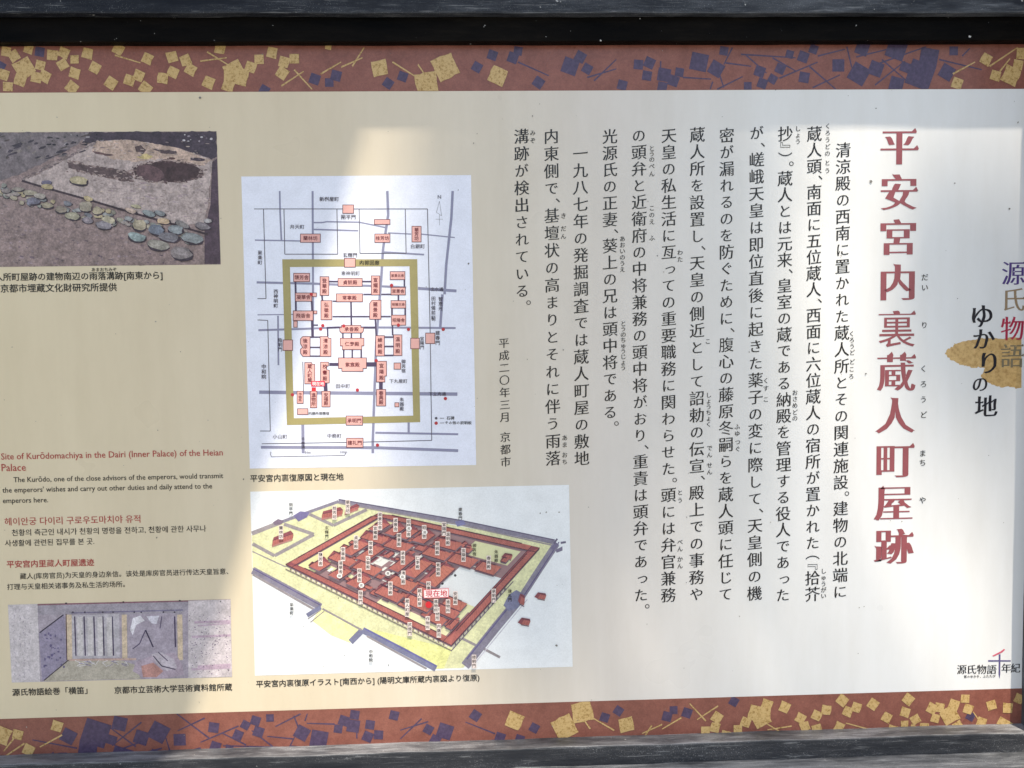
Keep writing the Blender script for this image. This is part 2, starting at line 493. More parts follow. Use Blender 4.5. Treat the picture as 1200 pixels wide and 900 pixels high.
class Letters:
    def __init__(s, layer): s.v = []; s.f = []; s.y = lay(layer); s.c = []
    def add(s, pts, tris, cx, cz, em, ox, oy, col, rot=0, sx=1):
        k = len(s.v); ca, sa = math.cos(rot), math.sin(rot)
        for x, y, e in pts:
            u, w = (x-ox)*em*sx, (y-oy)*em
            s.v.append((cx+u*ca-w*sa, s.y-e, cz+u*sa+w*ca))
        s.f += [tuple(k+i for i in t) for t in tris]; s.c += [col]*len(tris)
    def char(s, ch, px, py, size, style, col, rot=0, sx=1, centre=False):
        pts, tr = glyph(ch, style)
        if not pts: return
        x, z = P(px, py); em = size*scale_at(px, py)
        if centre or rot:
            xs = [p[0] for p in pts]; ys = [p[1] for p in pts]
            ox, oy = (min(xs)+max(xs))/2, (min(ys)+max(ys))/2
        else: ox, oy = .5, .38
        s.add(pts, tr, x, z, em, ox, oy, col, rot, sx)
    def column(s, text, p0, p1, size, style, col, kana=.9):
        """vertical text; p0 / p1 = centres of the first and last full characters"""
        pos = []; t = 0; prev = None
        for ch in text:
            w = .58 if (ch in PUNCT or ch in OPEN or ch in CLOSE) else (.62 if ch == ' ' else 1.0)
            if prev is not None: t += (prev+w)/2
            pos.append(t); prev = w
        full = [i for i, ch in enumerate(text) if ch not in PUNCT]
        a, b_ = pos[full[0]], pos[full[-1]]
        for ch, q in zip(text, pos):
            f = (q-a)/(b_-a) if b_ > a else 0
            x = p0[0]+(p1[0]-p0[0])*f; y = p0[1]+(p1[1]-p0[1])*f
            if ch == ' ': continue
            if ch in PUNCT: s.char(ch, x+size*.40, y-size*(.10 if ch == '、' else .12), size*.95, 'mark', col, centre=True)
            elif ch in OPEN or ch in CLOSE: s.char(ch, x, y+(size*.12 if ch in OPEN else -size*.12), size*.95, 'mark', col, rot=-math.pi/2)
            elif ch in KANA_SMALL: s.char(ch, x+size*.10, y-size*.04, size*.86, style, col)
            else: s.char(ch, x, y, size*(kana if is_kana(ch) else 1), style, col)
    def row(s, text, p0, p1, style, col, height=1.0):
        """a horizontal line set between p0 (left end of its baseline) and p1 (right end)"""
        pts, tr = glyph(text, style)
        xs = [p[0] for p in pts]; mn, mx = min(xs), max(xs)
        a = P(*p0); b_ = P(*p1); L = math.hypot(b_[0]-a[0], b_[1]-a[1]); em = L/(mx-mn)
        rot = math.atan2(b_[1]-a[1], b_[0]-a[0])
        if abs(rot) < .012: rot = 0
        k = len(s.v)
        ca, sa = math.cos(rot), math.sin(rot)
        for x, y, e in pts:
            u, w = (x-mn)*em, y*em*height
            s.v.append((a[0]+u*ca-w*sa, s.y-e, a[1]+u*sa+w*ca))
        s.f += [tuple(k+i for i in t) for t in tr]; s.c += [col]*len(tr)
    def build(s, name, parent, label=None):
        f = [tuple(t) for t in s.f]
        return part(name, s.v, f, M_ink, s.c, parent, label)

BLACK = lin((24, 22, 25)); TITLE = lin((146, 78, 85)); RED = lin((168, 62, 60)); MAP_T = lin((50, 40, 60))

# ------------------------------------------------------------------ borders with scattered gold and indigo flakes
def clip(poly, zlo, zhi, xlo, xhi):
    def cut(ps, ins, inter):
        o = []
        for i in range(len(ps)):
            a, b_ = ps[i-1], ps[i]
            if ins(b_):
                if not ins(a): o.append(inter(a, b_))
                o.append(b_)
            elif ins(a): o.append(inter(a, b_))
        return o
    def atz(z): return lambda a, b_: (a[0]+(b_[0]-a[0])*(z-a[1])/(b_[1]-a[1]), z)
    def atx(x): return lambda a, b_: (x, a[1]+(b_[1]-a[1])*(x-a[0])/(b_[0]-a[0]))
    for ins, it in ((lambda p: p[1] >= zlo, atz(zlo)), (lambda p: p[1] <= zhi, atz(zhi)), (lambda p: p[0] >= xlo, atx(xlo)), (lambda p: p[0] <= xhi, atx(xhi))):
        if len(poly) >= 3: poly = cut(poly, ins, it)
    return poly
gold = [(8,61,11,10),(17,66,12,-30),(34,58,10,20),(29,80,21,-30),(48,77,11,15),(24,94,13,20),(43,91,12,10),(53,90,13,30),(5,88,12,20),(10,102,11,2),
 (62,65,12,5),(75,62,12,25),(74,76,12,-30),(88,70,10,0),(103,63,12,15),(112,80,12,30),(88,86,12,20),(85,103,13,40),(131,98,13,35),(152,94,12,20),
 (163,89,12,25),(139,58,12,30),(173,69,12,25),(202,67,12,-15),(191,92,12,10),(203,85,12,25),(171,104,13,40),(218,71,12,-20),(224,82,12,30),(245,97,13,25),
 (258,57,12,10),(275,84,21,-25),(281,90,19,15),(270,90,15,5),(268,101,13,20),(294,79,12,20),(304,70,11,0),(319,62,12,15),(333,73,12,15),(345,69,11,0),(331,86,13,35),
 (445,80,18,-10),(500,98,25,-10),(522,79,26,-25),(583,89,19,25),(1121,98,12,20),(1155,70,12,30),(1166,89,11,15),(1184,89,19,25),(1192,76,11,10),(1197,63,13,0),
 (-14,70,12,20),(-26,92,12,-15),(-43,64,19,30),(-48,88,13,5),(-62,100,12,25),(385,55,7,10)]
indigo = [(1,78,11,30),(47,61,11,10),(310,106,11,30),(369,93,12,20),(386,97,10,0),(394,89,12,15),(455,98,11,35),(472,90,11,20),(559,79,11,30),(577,65,11,20),
 (601,68,12,20),(607,60,10,10),(631,97,12,35),(668,78,18,20),(680,67,12,30),(688,81,11,30),(748,76,11,5),(761,74,12,25),(758,89,11,10),(778,88,15,10),(776,102,11,10),
 (789,95,12,20),(796,85,10,10),(729,100,11,15),(819,73,20,12),(839,81,16,30),(848,60,10,10),(876,101,9,0),(890,84,12,20),(893,98,11,20),(905,93,10,30),(914,81,11,25),
 (925,64,9,15),(941,67,12,20),(953,58,10,20),(942,91,12,10),(982,77,14,0),(1006,87,21,30),(1026,81,16,20),(1010,57,15,20),(1078,88,29,20),(1088,68,21,10),
 (1050,58,22,20),(1050,99,16,15),(1109,85,16,30),(1117,60,10,0),(1060,79,11,20)]
gsticks = [(135,65,165,74),(243,61,267,76),(235,72,266,68),(330,101,356,84),(345,82,366,105),(376,87,400,73),(400,79,425,68),(413,78,427,56),(460,73,487,90),
 (490,76,498,88),(1116,87,1142,73),(1159,78,1192,56),(1171,84,1183,69),(-20,60,-2,84)]
isticks = [(607,73,643,89),(688,91,722,81),(696,95,722,70),(774,72,774,84),(858,56,848,76),(850,74,880,78),(874,65,898,86),(905,68,933,84),(913,92,958,73),(948,78,985,110),
 (952,103,984,88),(992,55,998,80),(958,66,990,58),(1003,67,1040,58),(1020,78,1085,55),(1025,100,1060,72),(1033,70,1062,95),(800,91,833,93),(840,105,870,90),(835,96,832,105),
 (843,88,848,103),(1100,70,1150,82),(1127,66,1136,57),(868,64,932,68)]
bands = {}
for side in ('top', 'bottom'):
    zlo, zhi = (ZT2, ZT+.003) if side == 'top' else (ZB-.003, ZB2)
    y = lay(1)
    bd = mesh_obj('border_band', [(XL+.0005, y, zlo), (XR+.003, y, zlo), (XR+.003, y, zhi), (XL+.0005, y, zhi)], [(0,1,2,3)], M_band)
    fix_parent(bd, board); bd['label'] = 'russet printed border strip along the %s edge with gold and indigo flakes' % side
    bands[side] = (bd, zlo, zhi)
cen0 = ((P(445,80)[0]+P(734,848)[0]+P(583,89)[0]+P(603,845)[0])/4, (P(445,80)[1]+P(734,848)[1]+P(583,89)[1]+P(603,845)[1])/4)
def flake_poly(cx, cy, s, ang, r, ragged):
    k = scale_at(cx, cy); c = P(cx, cy); a0 = math.radians(-ang); pts = []
    n = 4
    for i in range(4):
        A = a0+math.pi/4+i*math.pi/2; B = A+math.pi/2
        pa = (math.cos(A)*s*k*.7071, math.sin(A)*s*k*.7071); pb = (math.cos(B)*s*k*.7071, math.sin(B)*s*k*.7071)
        m = max(1, int(s/6)) if ragged else 1
        for j in range(m):
            t = j/m
            e = r.uniform(-.035, .035)*s*k if ragged else 0
            pts.append((c[0]+pa[0]+(pb[0]-pa[0])*t+e, c[1]+pa[1]+(pb[1]-pa[1])*t-e))
    return pts
def stick_poly(s):
    a, b_ = P(s[0], s[1]), P(s[2], s[3]); dx, dz = b_[0]-a[0], b_[1]-a[1]; L = math.hypot(dx, dz)
    w = 1.9*scale_at(s[0], s[1])/2; nx, nz = -dz/L*w, dx/L*w
    return [(a[0]+nx, a[1]+nz), (b_[0]+nx*.7, b_[1]+nz*.7), (b_[0]-nx*.7, b_[1]-nz*.7), (a[0]-nx, a[1]-nz)]
for side in ('top', 'bottom'):
    bd, zlo, zhi = bands[side]
    r = random.Random(4); idx = 0
    for kind, lst in (('stick', isticks), ('indigo', indigo), ('gstick', gsticks), ('gold', gold)):
        for it in lst:
            pl = stick_poly(it) if 'stick' in kind else flake_poly(*it, r, kind == 'gold')
            if side == 'bottom': pl = [(2*cen0[0]-p[0], 2*cen0[1]-p[1]) for p in pl]
            pl = clip(pl, zlo+.0002, zhi, XL+.001, XR+.002)
            if len(pl) < 3: continue
            ar = abs(area(pl))
            if ar < 1e-7: continue
            if area(pl) < 0: pl = pl[::-1]
            y = lay(2)-idx*2.2e-6; idx += 1
            m = {'stick': M_indigo, 'indigo': M_indigo, 'gstick': M_gold, 'gold': M_gold}[kind]
            nm = {'stick': 'indigo_strip', 'indigo': 'indigo_flake', 'gstick': 'gold_strip', 'gold': 'gold_flake'}[kind]
            o = mesh_obj(nm, [(p[0], y, p[1]) for p in pl], [tuple(range(len(pl)))], m); sub(o, bd)

# ------------------------------------------------------------------ main text
cols = [
 ('清涼殿の西南に置かれた蔵人所とその関連施設。建物の北端に', (987.8,176), (984,693)),
 ('蔵人頭、南面に五位蔵人、西面に六位蔵人の宿所が置かれた（『拾芥', (954,157), (951.7,696)),
 ('抄』）。蔵人とは元来、皇室の蔵である納殿を管理する役人であった', (920,157), (917,697)),
 ('が、嵯峨天皇は即位直後に起きた薬子の変に際して、天皇側の機', (886.5,156), (884,695)),
 ('密が漏れるのを防ぐために、腹心の藤原冬嗣らを蔵人頭に任じて', (851.5,159), (850,696)),
 ('蔵人所を設置し、天皇の側近として詔勅の伝宣、殿上での事務や', (817,158), (816,696)),
 ('天皇の私生活に亙っての重要職務に関わらせた。頭には弁官兼務', (783.6,159), (783,697)),
 ('の頭弁と近衛府の中将兼務の頭中将がおり、重責は頭弁であった。', (748.5,159), (751,697)),
 ('光源氏の正妻、葵上の兄は頭中将である。', (714.5,160), (715,483)),
 ('一九八七年の発掘調査では蔵人町屋の敷地', (680,180), (681.7,537)),
 ('内東側で、基壇状の高まりとそれに伴う雨落', (646,160), (648,537)),
 ('溝跡が検出されている。', (611,160), (612,341))]
for t, a, b_ in cols:
    L = Letters(4); L.column(t, a, b_, 18.2, 'kai', BLACK); L.build('text_column', board)
L = Letters(4); L.column('平成二〇年三月 京都市', (590.5,402), (592.5,541), 12.6, 'kai', BLACK); L.build('date_line', board, 'small dark line giving the date and the city')
def ruby(lst, size=6.9):
    for t, x0, y0, x1, y1 in lst:
        n = len(t); L = Letters(5)
        for i, ch in enumerate(t):
            f = i/(n-1) if n > 1 else 0
            if ch == ' ': continue
            L.char(ch, x0+(x1-x0)*f+1.2, y0+(y1-y0)*f, size, 'ruby', BLACK)
        L.build('reading_gloss', board)
ruby([('くろうど', 996.5,391,997,413), ('どころ', 997,424,996,441)])
ruby([('くろうどの', 968.5,148,968,180), ('とう', 968,191,968,200), ('しゅう', 963.5,669,963.5,684), ('がい', 963.5,691,963.5,698)])
ruby([('しょう', 933.5,151,933.5,166), ('おさめ', 930,460,930,475), ('どの', 930,483,930,490)])
ruby([('くす', 896,446,896,455), ('こ', 896,468,896,468)])
ruby([('ふゆ', 862.5,500,862.5,508), ('つぐ', 863,518,863,526)])
ruby([('こ', 828,400,828,400), ('しょうちょく', 829,463,829,497), ('でん', 830,525,830,533), ('せん', 830,545,830,553)])
ruby([('わた', 795.5,296,795.5,304), ('とう', 795.5,577,795.5,586), ('べん', 795.5,635,795.5,643), ('かん', 795.5,655,795.5,663)])
ruby([('とうの', 762.5,174,762.5,187), ('べん', 762.5,195,762.5,204), ('このえ', 762.5,244,762.5,260), ('ふ', 762.5,279,762.5,279)])
ruby([('あおいのうえ', 728,280,728,316), ('とうのちゅうじょう', 729,379,729,431)])
ruby([('き', 659,253,659,253), ('だん', 659,268,659,277), ('あま', 660.5,513,660.5,521), ('おち', 660.5,533,660.5,541)])
ruby([('みぞ', 623,156,623,165)])

tl = [('平',1053.5,172),('安',1053,225.5),('宮',1052,278),('内',1051.5,331),('裏',1050.5,385),('蔵',1050,436.5),('人',1048.5,487),('町',1048,539),('屋',1047,589),('跡',1047,640)]
L = Letters(4)
for ch, x, y in tl: L.char(ch, x, y, 45.5, 'mincho', TITLE)
L.build('title_lettering', board, 'large rose-brown title running down the right side')
ruby([('だい', 1082,325,1082,337), ('り', 1081.5,381,1081.5,381), ('くろうど', 1080.5,432,1080.5,486), ('まち', 1079.5,531,1079.5,542), ('や', 1079.5,586,1079.5,586)], 8.5)

# torn gold leaf with the two-line heading over it
LF = [(1107,415),(1110,410),(1116,406),(1118,403),(1127,401),(1134,399),(1146,397),(1160,396),(1172,397),(1184,395),(1196.5,396),(1196.5,454.5),(1190,455),(1181,453),(1172,454),(1164,451),(1158,449),(1153,446),(1149,441),(1152,437),(1153,431),(1146,430),(1138,431),(1131,428),(1125,428),(1120,424),(1113,421)]
pts = []
for i in range(len(LF)):
    a, b_ = LF[i], LF[(i+1) % len(LF)]
    for j in range(4):
        t = j/4; e = 0 if a[0] > 1195 or b_[0] > 1195 else .9
        pts.append((a[0]+(b_[0]-a[0])*t+rnd.uniform(-e, e), a[1]+(b_[1]-a[1])*t+rnd.uniform(-e, e)))
I = Ink(2); I.poly(pts, (1, 1, 1)); I.build('gold_leaf_patch', board, M_leaf, 'torn piece of gold leaf printed behind the heading')
L = Letters(4)
for ch, x, y, c_ in (('源',1186,320,(82,62,124)),('氏',1186,351,(150,128,104)),('物',1185,385,(172,42,72)),('語',1184.5,417,(122,112,92))):
    L.char(ch, x+1, y, 29.5, 'minl', lin(c_), sx=.96)
L.build('heading_lettering', board, 'heading in purple, tan, crimson and olive characters')
L = Letters(5)
for ch, x, y, s in (('ゆ',1150,370,29),('か',1152,397,27),('り',1158.5,425,29),('の',1148,450,20),('地',1155,476,27)):
    L.char(ch, x, y, s, 'brush', lin((30, 28, 38)))
L.build('brush_lettering', board, 'black brush-written words over the gold leaf')

# emblem at the lower right
I = Ink(4)
I.poly([(1162,768.2),(1172,763),(1176,760),(1177.3,761),(1174,764.2),(1164,769)], lin((205,100,120)))
I.poly([(1157.5,773.2),(1184,773.4),(1184,774.8),(1157.5,775)], lin((92,84,130)))
I.poly([(1169.9,766.5),(1171.9,766.5),(1171.6,790),(1170.7,795),(1169.7,790)], lin((92,84,130)))
I.build('emblem_mark', board)
L = Letters(5)
for ch, x, y in (('源',1126.5,784),('氏',1138,784),('物',1149.8,784),('語',1161.5,784),('年',1178.5,782.5),('紀',1189.5,782.5)):
    L.char(ch, x, y, 11.8, 'minl', BLACK)
L.row('紫のゆかり、ふたたび', (1129,794), (1166,793.4), 'label', BLACK)
L.build('emblem_lettering', board)

# ------------------------------------------------------------------ captions and the three translated texts
def rows(name, lst, label=None, layer=4):
    L = Letters(layer)
    for t, p0, p1, st, c_, *h in lst: L.row(t, p0, p1, st, c_, h[0] if h else 1.0)
    L.build(name, board, label)
rows('caption', [('蔵人所町屋跡の建物南辺の雨落溝跡[南東から]', (-16,328.7), (191,326.6), 'gothicb', BLACK),
                 ('あまおちみぞ', (108,318), (137,317.6), 'gothicb', BLACK), ('(財)京都市埋蔵文化財研究所提供', (-16,342.3), (137.5,340), 'gothicb', BLACK)])
rows('caption', [('平安宮内裏復原図と現在地', (293.5,564), (403,563), 'gothicb', BLACK)])
rows('caption', [('平安宮内裏復原イラスト[南西から] (陽明文庫所蔵内裏図より復原)', (300.5,804.5), (562,797.5), 'gothicb', BLACK)])
rows('caption', [('源氏物語絵巻「横笛」', (15,814.5), (103,812), 'gothicb', BLACK), ('京都市立芸術大学芸術資料館所蔵', (134.5,812), (272.5,808), 'gothicb', BLACK)])
rows('translated_text', [('Site of Kurōdomachiya in the Dairi (Inner Palace) of the Heian', (2,538.5), (261.5,533.5), 'gothic', RED, 1.05), ('Palace', (2.5,552), (31,551.4), 'gothic', RED, 1.05),
  ('The Kurōdo, one of the close advisors of the emperors, would transmit', (16.5,565), (262,560.2), 'gothic', BLACK, 1.05),
  ("the emperors' wishes and carry out other duties and daily attend to the", (3.5,577.2), (249,572.5), 'gothic', BLACK, 1.05), ('emperors here.', (4,589.5), (57,588.5), 'gothic', BLACK, 1.05)], 'English text with a red heading')
rows('translated_text', [('헤이안궁 다이리 구로우도마치야 유적', (6,615), (165,611.5), 'gothic', RED), ('천황의 측근인 내시가 천황의 명령을 전하고, 천황에 관한 사무나', (14.5,627.3), (242,622), 'gothic', BLACK),
  ('사생활에 관련된 집무를 본 곳.', (6.5,639.5), (111,637.5), 'gothic', BLACK)], 'Korean text with a red heading')
rows('translated_text', [('平安宫内里藏人町屋遗迹', (8.5,664.5), (111,663), 'gothicb', RED), ('藏人(库房官员)为天皇的身边亲信。该处是库房官员进行传达天皇旨意、', (24,678), (268,672.5), 'gothic', BLACK),
  ('打理与天皇相关诸事务及私生活的场所。', (9,690.5), (147,688), 'gothic', BLACK)], 'Chinese text with a red heading')

# ------------------------------------------------------------------ photograph of the excavation
def q(c, k=1.0): return tuple(v*k for v in lin(c))
I = Ink(2)
I.poly([(-50,155.5),(254,154),(259,310),(-46,313.5)], q((140,121,120)))
photo = I.build('excavation_photograph', board, M_photo, 'printed photograph of an excavated stone drain')
I = Ink(3)
I.rough([(-40,156),(112,155),(70,182),(20,206),(-40,222)], q((118,108,112)))
I.rough([(105,155),(253.6,154.4),(254.5,184),(248,187),(206,173),(178,168),(150,164),(120,166),(96,168)], q((72,62,72)))
I.rough([(42,206),(70,191),(112,166),(150,164),(206,173),(249,188),(249,196),(240,264),(200,262),(150,246),(110,236),(70,225),(26,211)], q((172,156,154)))
I.rough([(112,166),(150,164),(206,173),(248,188),(240,194),(190,186),(160,190),(130,186),(108,178)], q((182,158,146)), .5)
I.poly([(249,190),(254.6,186),(258.6,309.5),(240,309.5),(240,270),(247,240)], q((80,64,76)), .5)
I.rough([(-40,240),(30,236),(110,260),(170,300),(185,310.5),(-40,312.5)], q((138,119,118)), .3)
I.build('ground_patch', photo, M_photo)
I = Ink(4)
I.ell(197,201.5,41,12.5,q((72,55,58)),0,26,.03,.05)
I.ell(176,203,17,9,q((98,76,80)),.3,16,.3,.08)
I.rough([(80,191),(86,190),(100,193),(125,197),(146,199),(157,208),(152,212),(146,213),(120,207),(96,201),(81,197)], q((92,76,78)))
I.rough([(108,177),(120,179),(135,182),(128,183),(112,180)], q((96,74,76)))
I.rough([(158,172),(166,170),(172,176),(168,181),(160,178)], q((88,72,74)))
I.rough([(175,174),(207,177),(208,180),(190,180)], q((90,76,80)))
I.ell(232,187,9,2,q((66,54,64)),0,12,.08)
I.ell(201,186,5,1.5,q((84,60,60)),0,10)
I.rough([(160,184),(172,180),(180,183),(172,187)], q((196,176,130)))
for i in range(46):
    x, y = rnd.uniform(-30, 104), rnd.uniform(158, 185); I.ell(x, y, rnd.uniform(2, 8), rnd.uniform(.6, 2), q(rnd.choice([(70,62,72),(112,104,108),(84,74,74),(128,118,116)])), .4, 7, -.3, .3)
for i in range(14):
    x, y = rnd.uniform(212, 252), rnd.uniform(157, 166); I.ell(x, y, rnd.uniform(.6, 2), rnd.uniform(.5, 1.2), q(rnd.choice([(150,140,150),(190,185,190),(100,90,100)])), .4, 6)
for i in range(26):
    x, y = rnd.uniform(58, 122), rnd.uniform(157, 172); I.ell(x, y, rnd.uniform(.8, 3), rnd.uniform(.5, 1.6), q(rnd.choice([(45,40,50),(150,142,146),(60,56,60)])), .6, 6, 0, .3)
for i in range(160):                      # crumbling rims of the pits and of the terrace
    t = rnd.uniform(0, 6.28); x, y = 197+41*math.cos(t)*rnd.uniform(.93, 1.1), 201.5+12.5*math.sin(t)*rnd.uniform(.88, 1.15)
    I.ell(x, y, rnd.uniform(.8, 3), rnd.uniform(.4, 1.1), q(rnd.choice([(112,92,92),(140,122,120),(92,74,78),(164,146,142)])), .5, 6, 0, .3)
for i in range(90):
    f = rnd.random(); x, y = 80+76*f+rnd.uniform(-3, 3), 194+14*f+rnd.choice([-6, 6])*rnd.uniform(.6, 1.2)*(1-.3*f)
    I.ell(x, y, rnd.uniform(.8, 3), rnd.uniform(.4, 1), q(rnd.choice([(112,92,92),(140,122,120),(164,146,142)])), .5, 6, .2, .3)
for i in range(120):
    f = rnd.random(); x, y = 26+90*f+rnd.uniform(-3, 3), 211-45*f+rnd.uniform(-2, 2)
    I.ell(x, y, rnd.uniform(.8, 3), rnd.uniform(.4, 1), q(rnd.choice([(112,98,102),(140,126,126),(158,142,140)])), .5, 6, -.4, .3)
for i in range(260):
    x, y = rnd.uniform(100, 246), rnd.uniform(166, 262)
    if y > 200+.27*x or ((x-197)/44)**2+((y-201.5)/15)**2 < 1: continue
    I.ell(x, y, rnd.uniform(.6, 3.2), rnd.uniform(.3, .9), q(rnd.choice([(150,134,132),(188,170,160),(176,160,158),(136,120,122)])), .45, 6, .1, .3)
for i in range(330):
    x, y = rnd.uniform(-20, 246), rnd.uniform(226, 309)
    if y < 222+.33*x+6: continue
    I.ell(x, y, rnd.uniform(.5, 2.2), rnd.uniform(.3, .9), q(rnd.choice([(112,96,102),(158,140,142),(124,106,110),(146,130,132),(96,82,90)])), .45, 5, .2, .3)
for i in range(150):
    x, y = rnd.uniform(-20, 232), rnd.uniform(232, 309)
    if y < 222+.33*x+8: continue
    I.ell(x, y, rnd.uniform(.8, 3.5), rnd.uniform(.5, 1.4), q(rnd.choice([(104,88,98),(146,128,134),(116,98,104),(138,122,124)])), .4, 6, .2, .3)
for i in range(60):
    x, y = rnd.uniform(110, 245), rnd.uniform(214, 258)
    if y > 205+.27*x: continue
    I.ell(x, y, rnd.uniform(1, 5), rnd.uniform(.4, 1.2), q(rnd.choice([(150,132,138),(180,164,164),(158,142,148)])), .4, 6, .1, .3)
I.line([(26,212),(60,222),(110,236),(150,248),(200,262),(244,275)], 2.4, q((64,50,58)), .7)
I.build('pit_shadow_print', photo, M_photo)
stone_cols = [(150,150,132),(118,128,130),(172,164,138),(130,140,132),(104,114,130),(160,150,146),(186,172,128),(136,146,150)]
SK = [0]
def stones(lst):
    for x, y, rx, ry, c_, a in lst:
        c_ = tuple(.6*v+.4*w_ for v, w_ in zip(c_, (138,124,122)))
        SK[0] += 1; I = Ink(5+SK[0]*.06); I.ell(x+.4, y+ry*.28, rx*1.08, ry*1.12, q((62,52,62)), 0, 12, a, .08)
        I.ell(x, y, rx, ry, q(c_), .5, 11, a, .16)
        I.ell(x-rx*.15, y-ry*.2, rx*.6, ry*.5, q(tuple(min(255, v+10) for v in c_)), 1.0, 10, a, .25)
        I.build('stone_print', photo, M_photo)
sl = [(93,212,10.5,4.6,(196,184,140),.15),(55,214,6,2.5,(84,84,120),0),(56,219,7,3,(190,172,120),.2),(104,233,6,3,(204,184,132),.3),(101,242,7.5,6,(168,160,140),.2),
 (115,247,6,4.5,(182,172,138),0),(128,258,8.5,4,(196,190,158),.2),(103,258,6.5,3.6,(124,118,132),.2),(122,264,9,4.5,(134,132,146),.15),(86,253,8.5,4.5,(170,168,140),.1),
 (40,236,8,4,(92,96,122),.1),(56,241,7,3.5,(160,152,124),.1),(72,246,7,4,(148,138,122),.1),(160,242,6,2,(206,200,160),.2),(154,247,7,3,(192,166,150),.3),(164,264,8,6,(180,170,140),.1),
 (161,278,10.5,5,(136,166,170),.2),(184,269,8.5,6,(96,114,138),.1),(206,269,9,5,(132,150,160),.15),(186,287,12.5,6,(146,146,136),.2),(199,278,12,5,(112,114,128),.15),(214,297,13,7,(124,118,122),.15),
 (226,279,12.5,6,(128,144,150),.2),(192,259,8,3.5,(206,176,138),.1),(175,250,8,3.5,(132,152,158),.3),(188,250,7,3,(126,140,148),.3),(214,263,9,3,(118,118,120),.4),(238,265,9,4,(112,108,118),.2),
 (244,259,5,2.5,(176,176,180),0),(36,226,8,3,(170,164,140),0),(22,222,7,2.6,(146,140,130),0),(48,230,7,3,(176,170,160),.2),(8,224,6,2.4,(130,122,122),0),(-6,226,6,2.4,(126,122,122),0)]
small = []
for i in range(85):
    t = rnd.random(); x = -10+t*235; y = 220+t*58+rnd.uniform(-7, 9)
    small.append((x, y, rnd.uniform(2.5, 5.5), rnd.uniform(1.5, 2.8), rnd.choice(stone_cols), rnd.uniform(0, .4)))
stones(small+sl)

# ------------------------------------------------------------------ plain interior scene on a faded painted scroll
I = Ink(2)
I.poly([(9.8,708.5),(270.5,702),(272.3,793),(14.3,799.5)], q((160,150,162)))
scroll = I.build('scroll_painting_print', board, M_scroll, 'printed strip showing a faded mauve scroll painting of a room')
I = Ink(3)
I.poly([(9.8,708.5),(44.5,707.5),(47.5,798.6),(14.3,799.5)], q((196,188,192)))
I.poly([(44.5,707.5),(221,703.3),(221,714),(209,720),(77,720),(46,720)], q((152,145,156)), .4)
I.poly([(44.5,707.5),(270.5,702),(270.5,703.5),(44.5,709.2)], q((132,92,104)), .8)
I.poly([(46,742),(76,720),(79,773),(50,798)], q((142,134,156)), .6)
I.poly([(52,798),(80,774),(140,773),(160,779),(165,795)], q((172,164,152)), .6)
I.poly([(82,721),(140,719),(141,770),(84,772)], q((176,170,178)), .7)
I.poly([(152,720),(206,718),(208,768),(186,775),(154,772)], q((160,150,164)), .7)
I.poly([(221,703.6),(270.5,702.2),(272.2,792.6),(221,794)], q((194,184,188)), .7)
I.build('room_print', scroll, M_scroll)
I = Ink(5)
for x in (78.5, 143, 208): I.poly([(x,720),(x+6,719.8),(x+6.8,773),(x+.8,773.4)], q((198,178,156)))
for x in (88, 99, 110.5, 121, 132): I.line([(x, 722), (x+1.5, 768)], 1.5, q((66,56,84)), .2)
for x in (92, 104, 115.5, 126.5): I.poly([(x-1,723),(x+5,722.8),(x+6,768),(x,768.4)], q((196,190,192)), .1)
I.line([(78,719),(79,773)], 1.0, q((70,40,50)), .4)
I.line([(47,741),(75,720)], 1.3, q((44,38,60)), .4)
I.line([(52,797),(81,773)], 1.0, q((50,40,58)), .4)
I.line([(81,773),(160,772)], 2.4, q((186,158,150)), .3)
I.line([(84,718),(215,714.5)], 1.5, q((116,110,134)), .3)
for x in (86, 100, 121, 133, 158, 166, 192, 205): I.ell(x, 717, 1.2, 1, q((56,46,66)), .6, 6)
for x, y in ((78,706.6),(145,705.2),(211,703.6)): I.ell(x, y, 1.4, .9, q((40,28,44)), .9, 6)
I.line([(205,722),(206,758)], 1.6, q((64,54,84)), .4)
# hanging cloths and folded textiles, no figures
I.poly([(156,724),(165,721),(170,727),(160,732),(156,744),(153,738)], q((214,210,218)), .5)
I.poly([(172,722),(187,721),(184,731),(178,730)], q((204,200,212)), .5)
I.line([(171,738),(164,754),(156,760)], 1.2, q((80,70,98)), .6); I.line([(171,738),(180,758)], 1.6, q((58,50,76)), .6); I.line([(190,722),(188,736)], 1.1, q((90,80,106)), .6)
I.poly([(160,775),(178,768),(205,764),(214,778),(216,790),(196,794),(170,794),(156,786)], q((168,152,166)), .5)
I.poly([(166,780),(180,776),(192,786),(184,793),(168,793)], q((178,132,126)), .7)
I.poly([(178,766),(190,764),(204,772),(208,782),(196,786),(184,778)], q((184,174,184)), .8)
I.line([(180,768),(190,780),(206,784)], 1.3, q((70,60,84)), 1.0); I.line([(186,764),(197,774)], 1.2, q((84,72,96)), 1.0)
for i in range(26):
    x = rnd.uniform(88, 150); I.line([(x, 773+rnd.uniform(0, 8)), (x+rnd.uniform(3, 9), 773+rnd.uniform(0, 8))], .7, q(rnd.choice([(208,202,206),(130,122,150)])), .6)
for i in range(30):
    x, y = rnd.uniform(52, 76), rnd.uniform(742, 782); I.ell(x, y, rnd.uniform(.5, 1.6), rnd.uniform(.5, 2), q((96,88,124)), .9, 6)
I.build('post_print', scroll, M_scroll)
I = Ink(5)
for i in range(220):
    x, y = rnd.uniform(222, 270), rnd.uniform(712, 790)
    d = 1 if 745 < y < 770 else .4
    if rnd.random() > d: continue
    I.ell(x, y, rnd.uniform(.4, .9), rnd.uniform(.3, .7), q((104,84,112)), 0, 5)
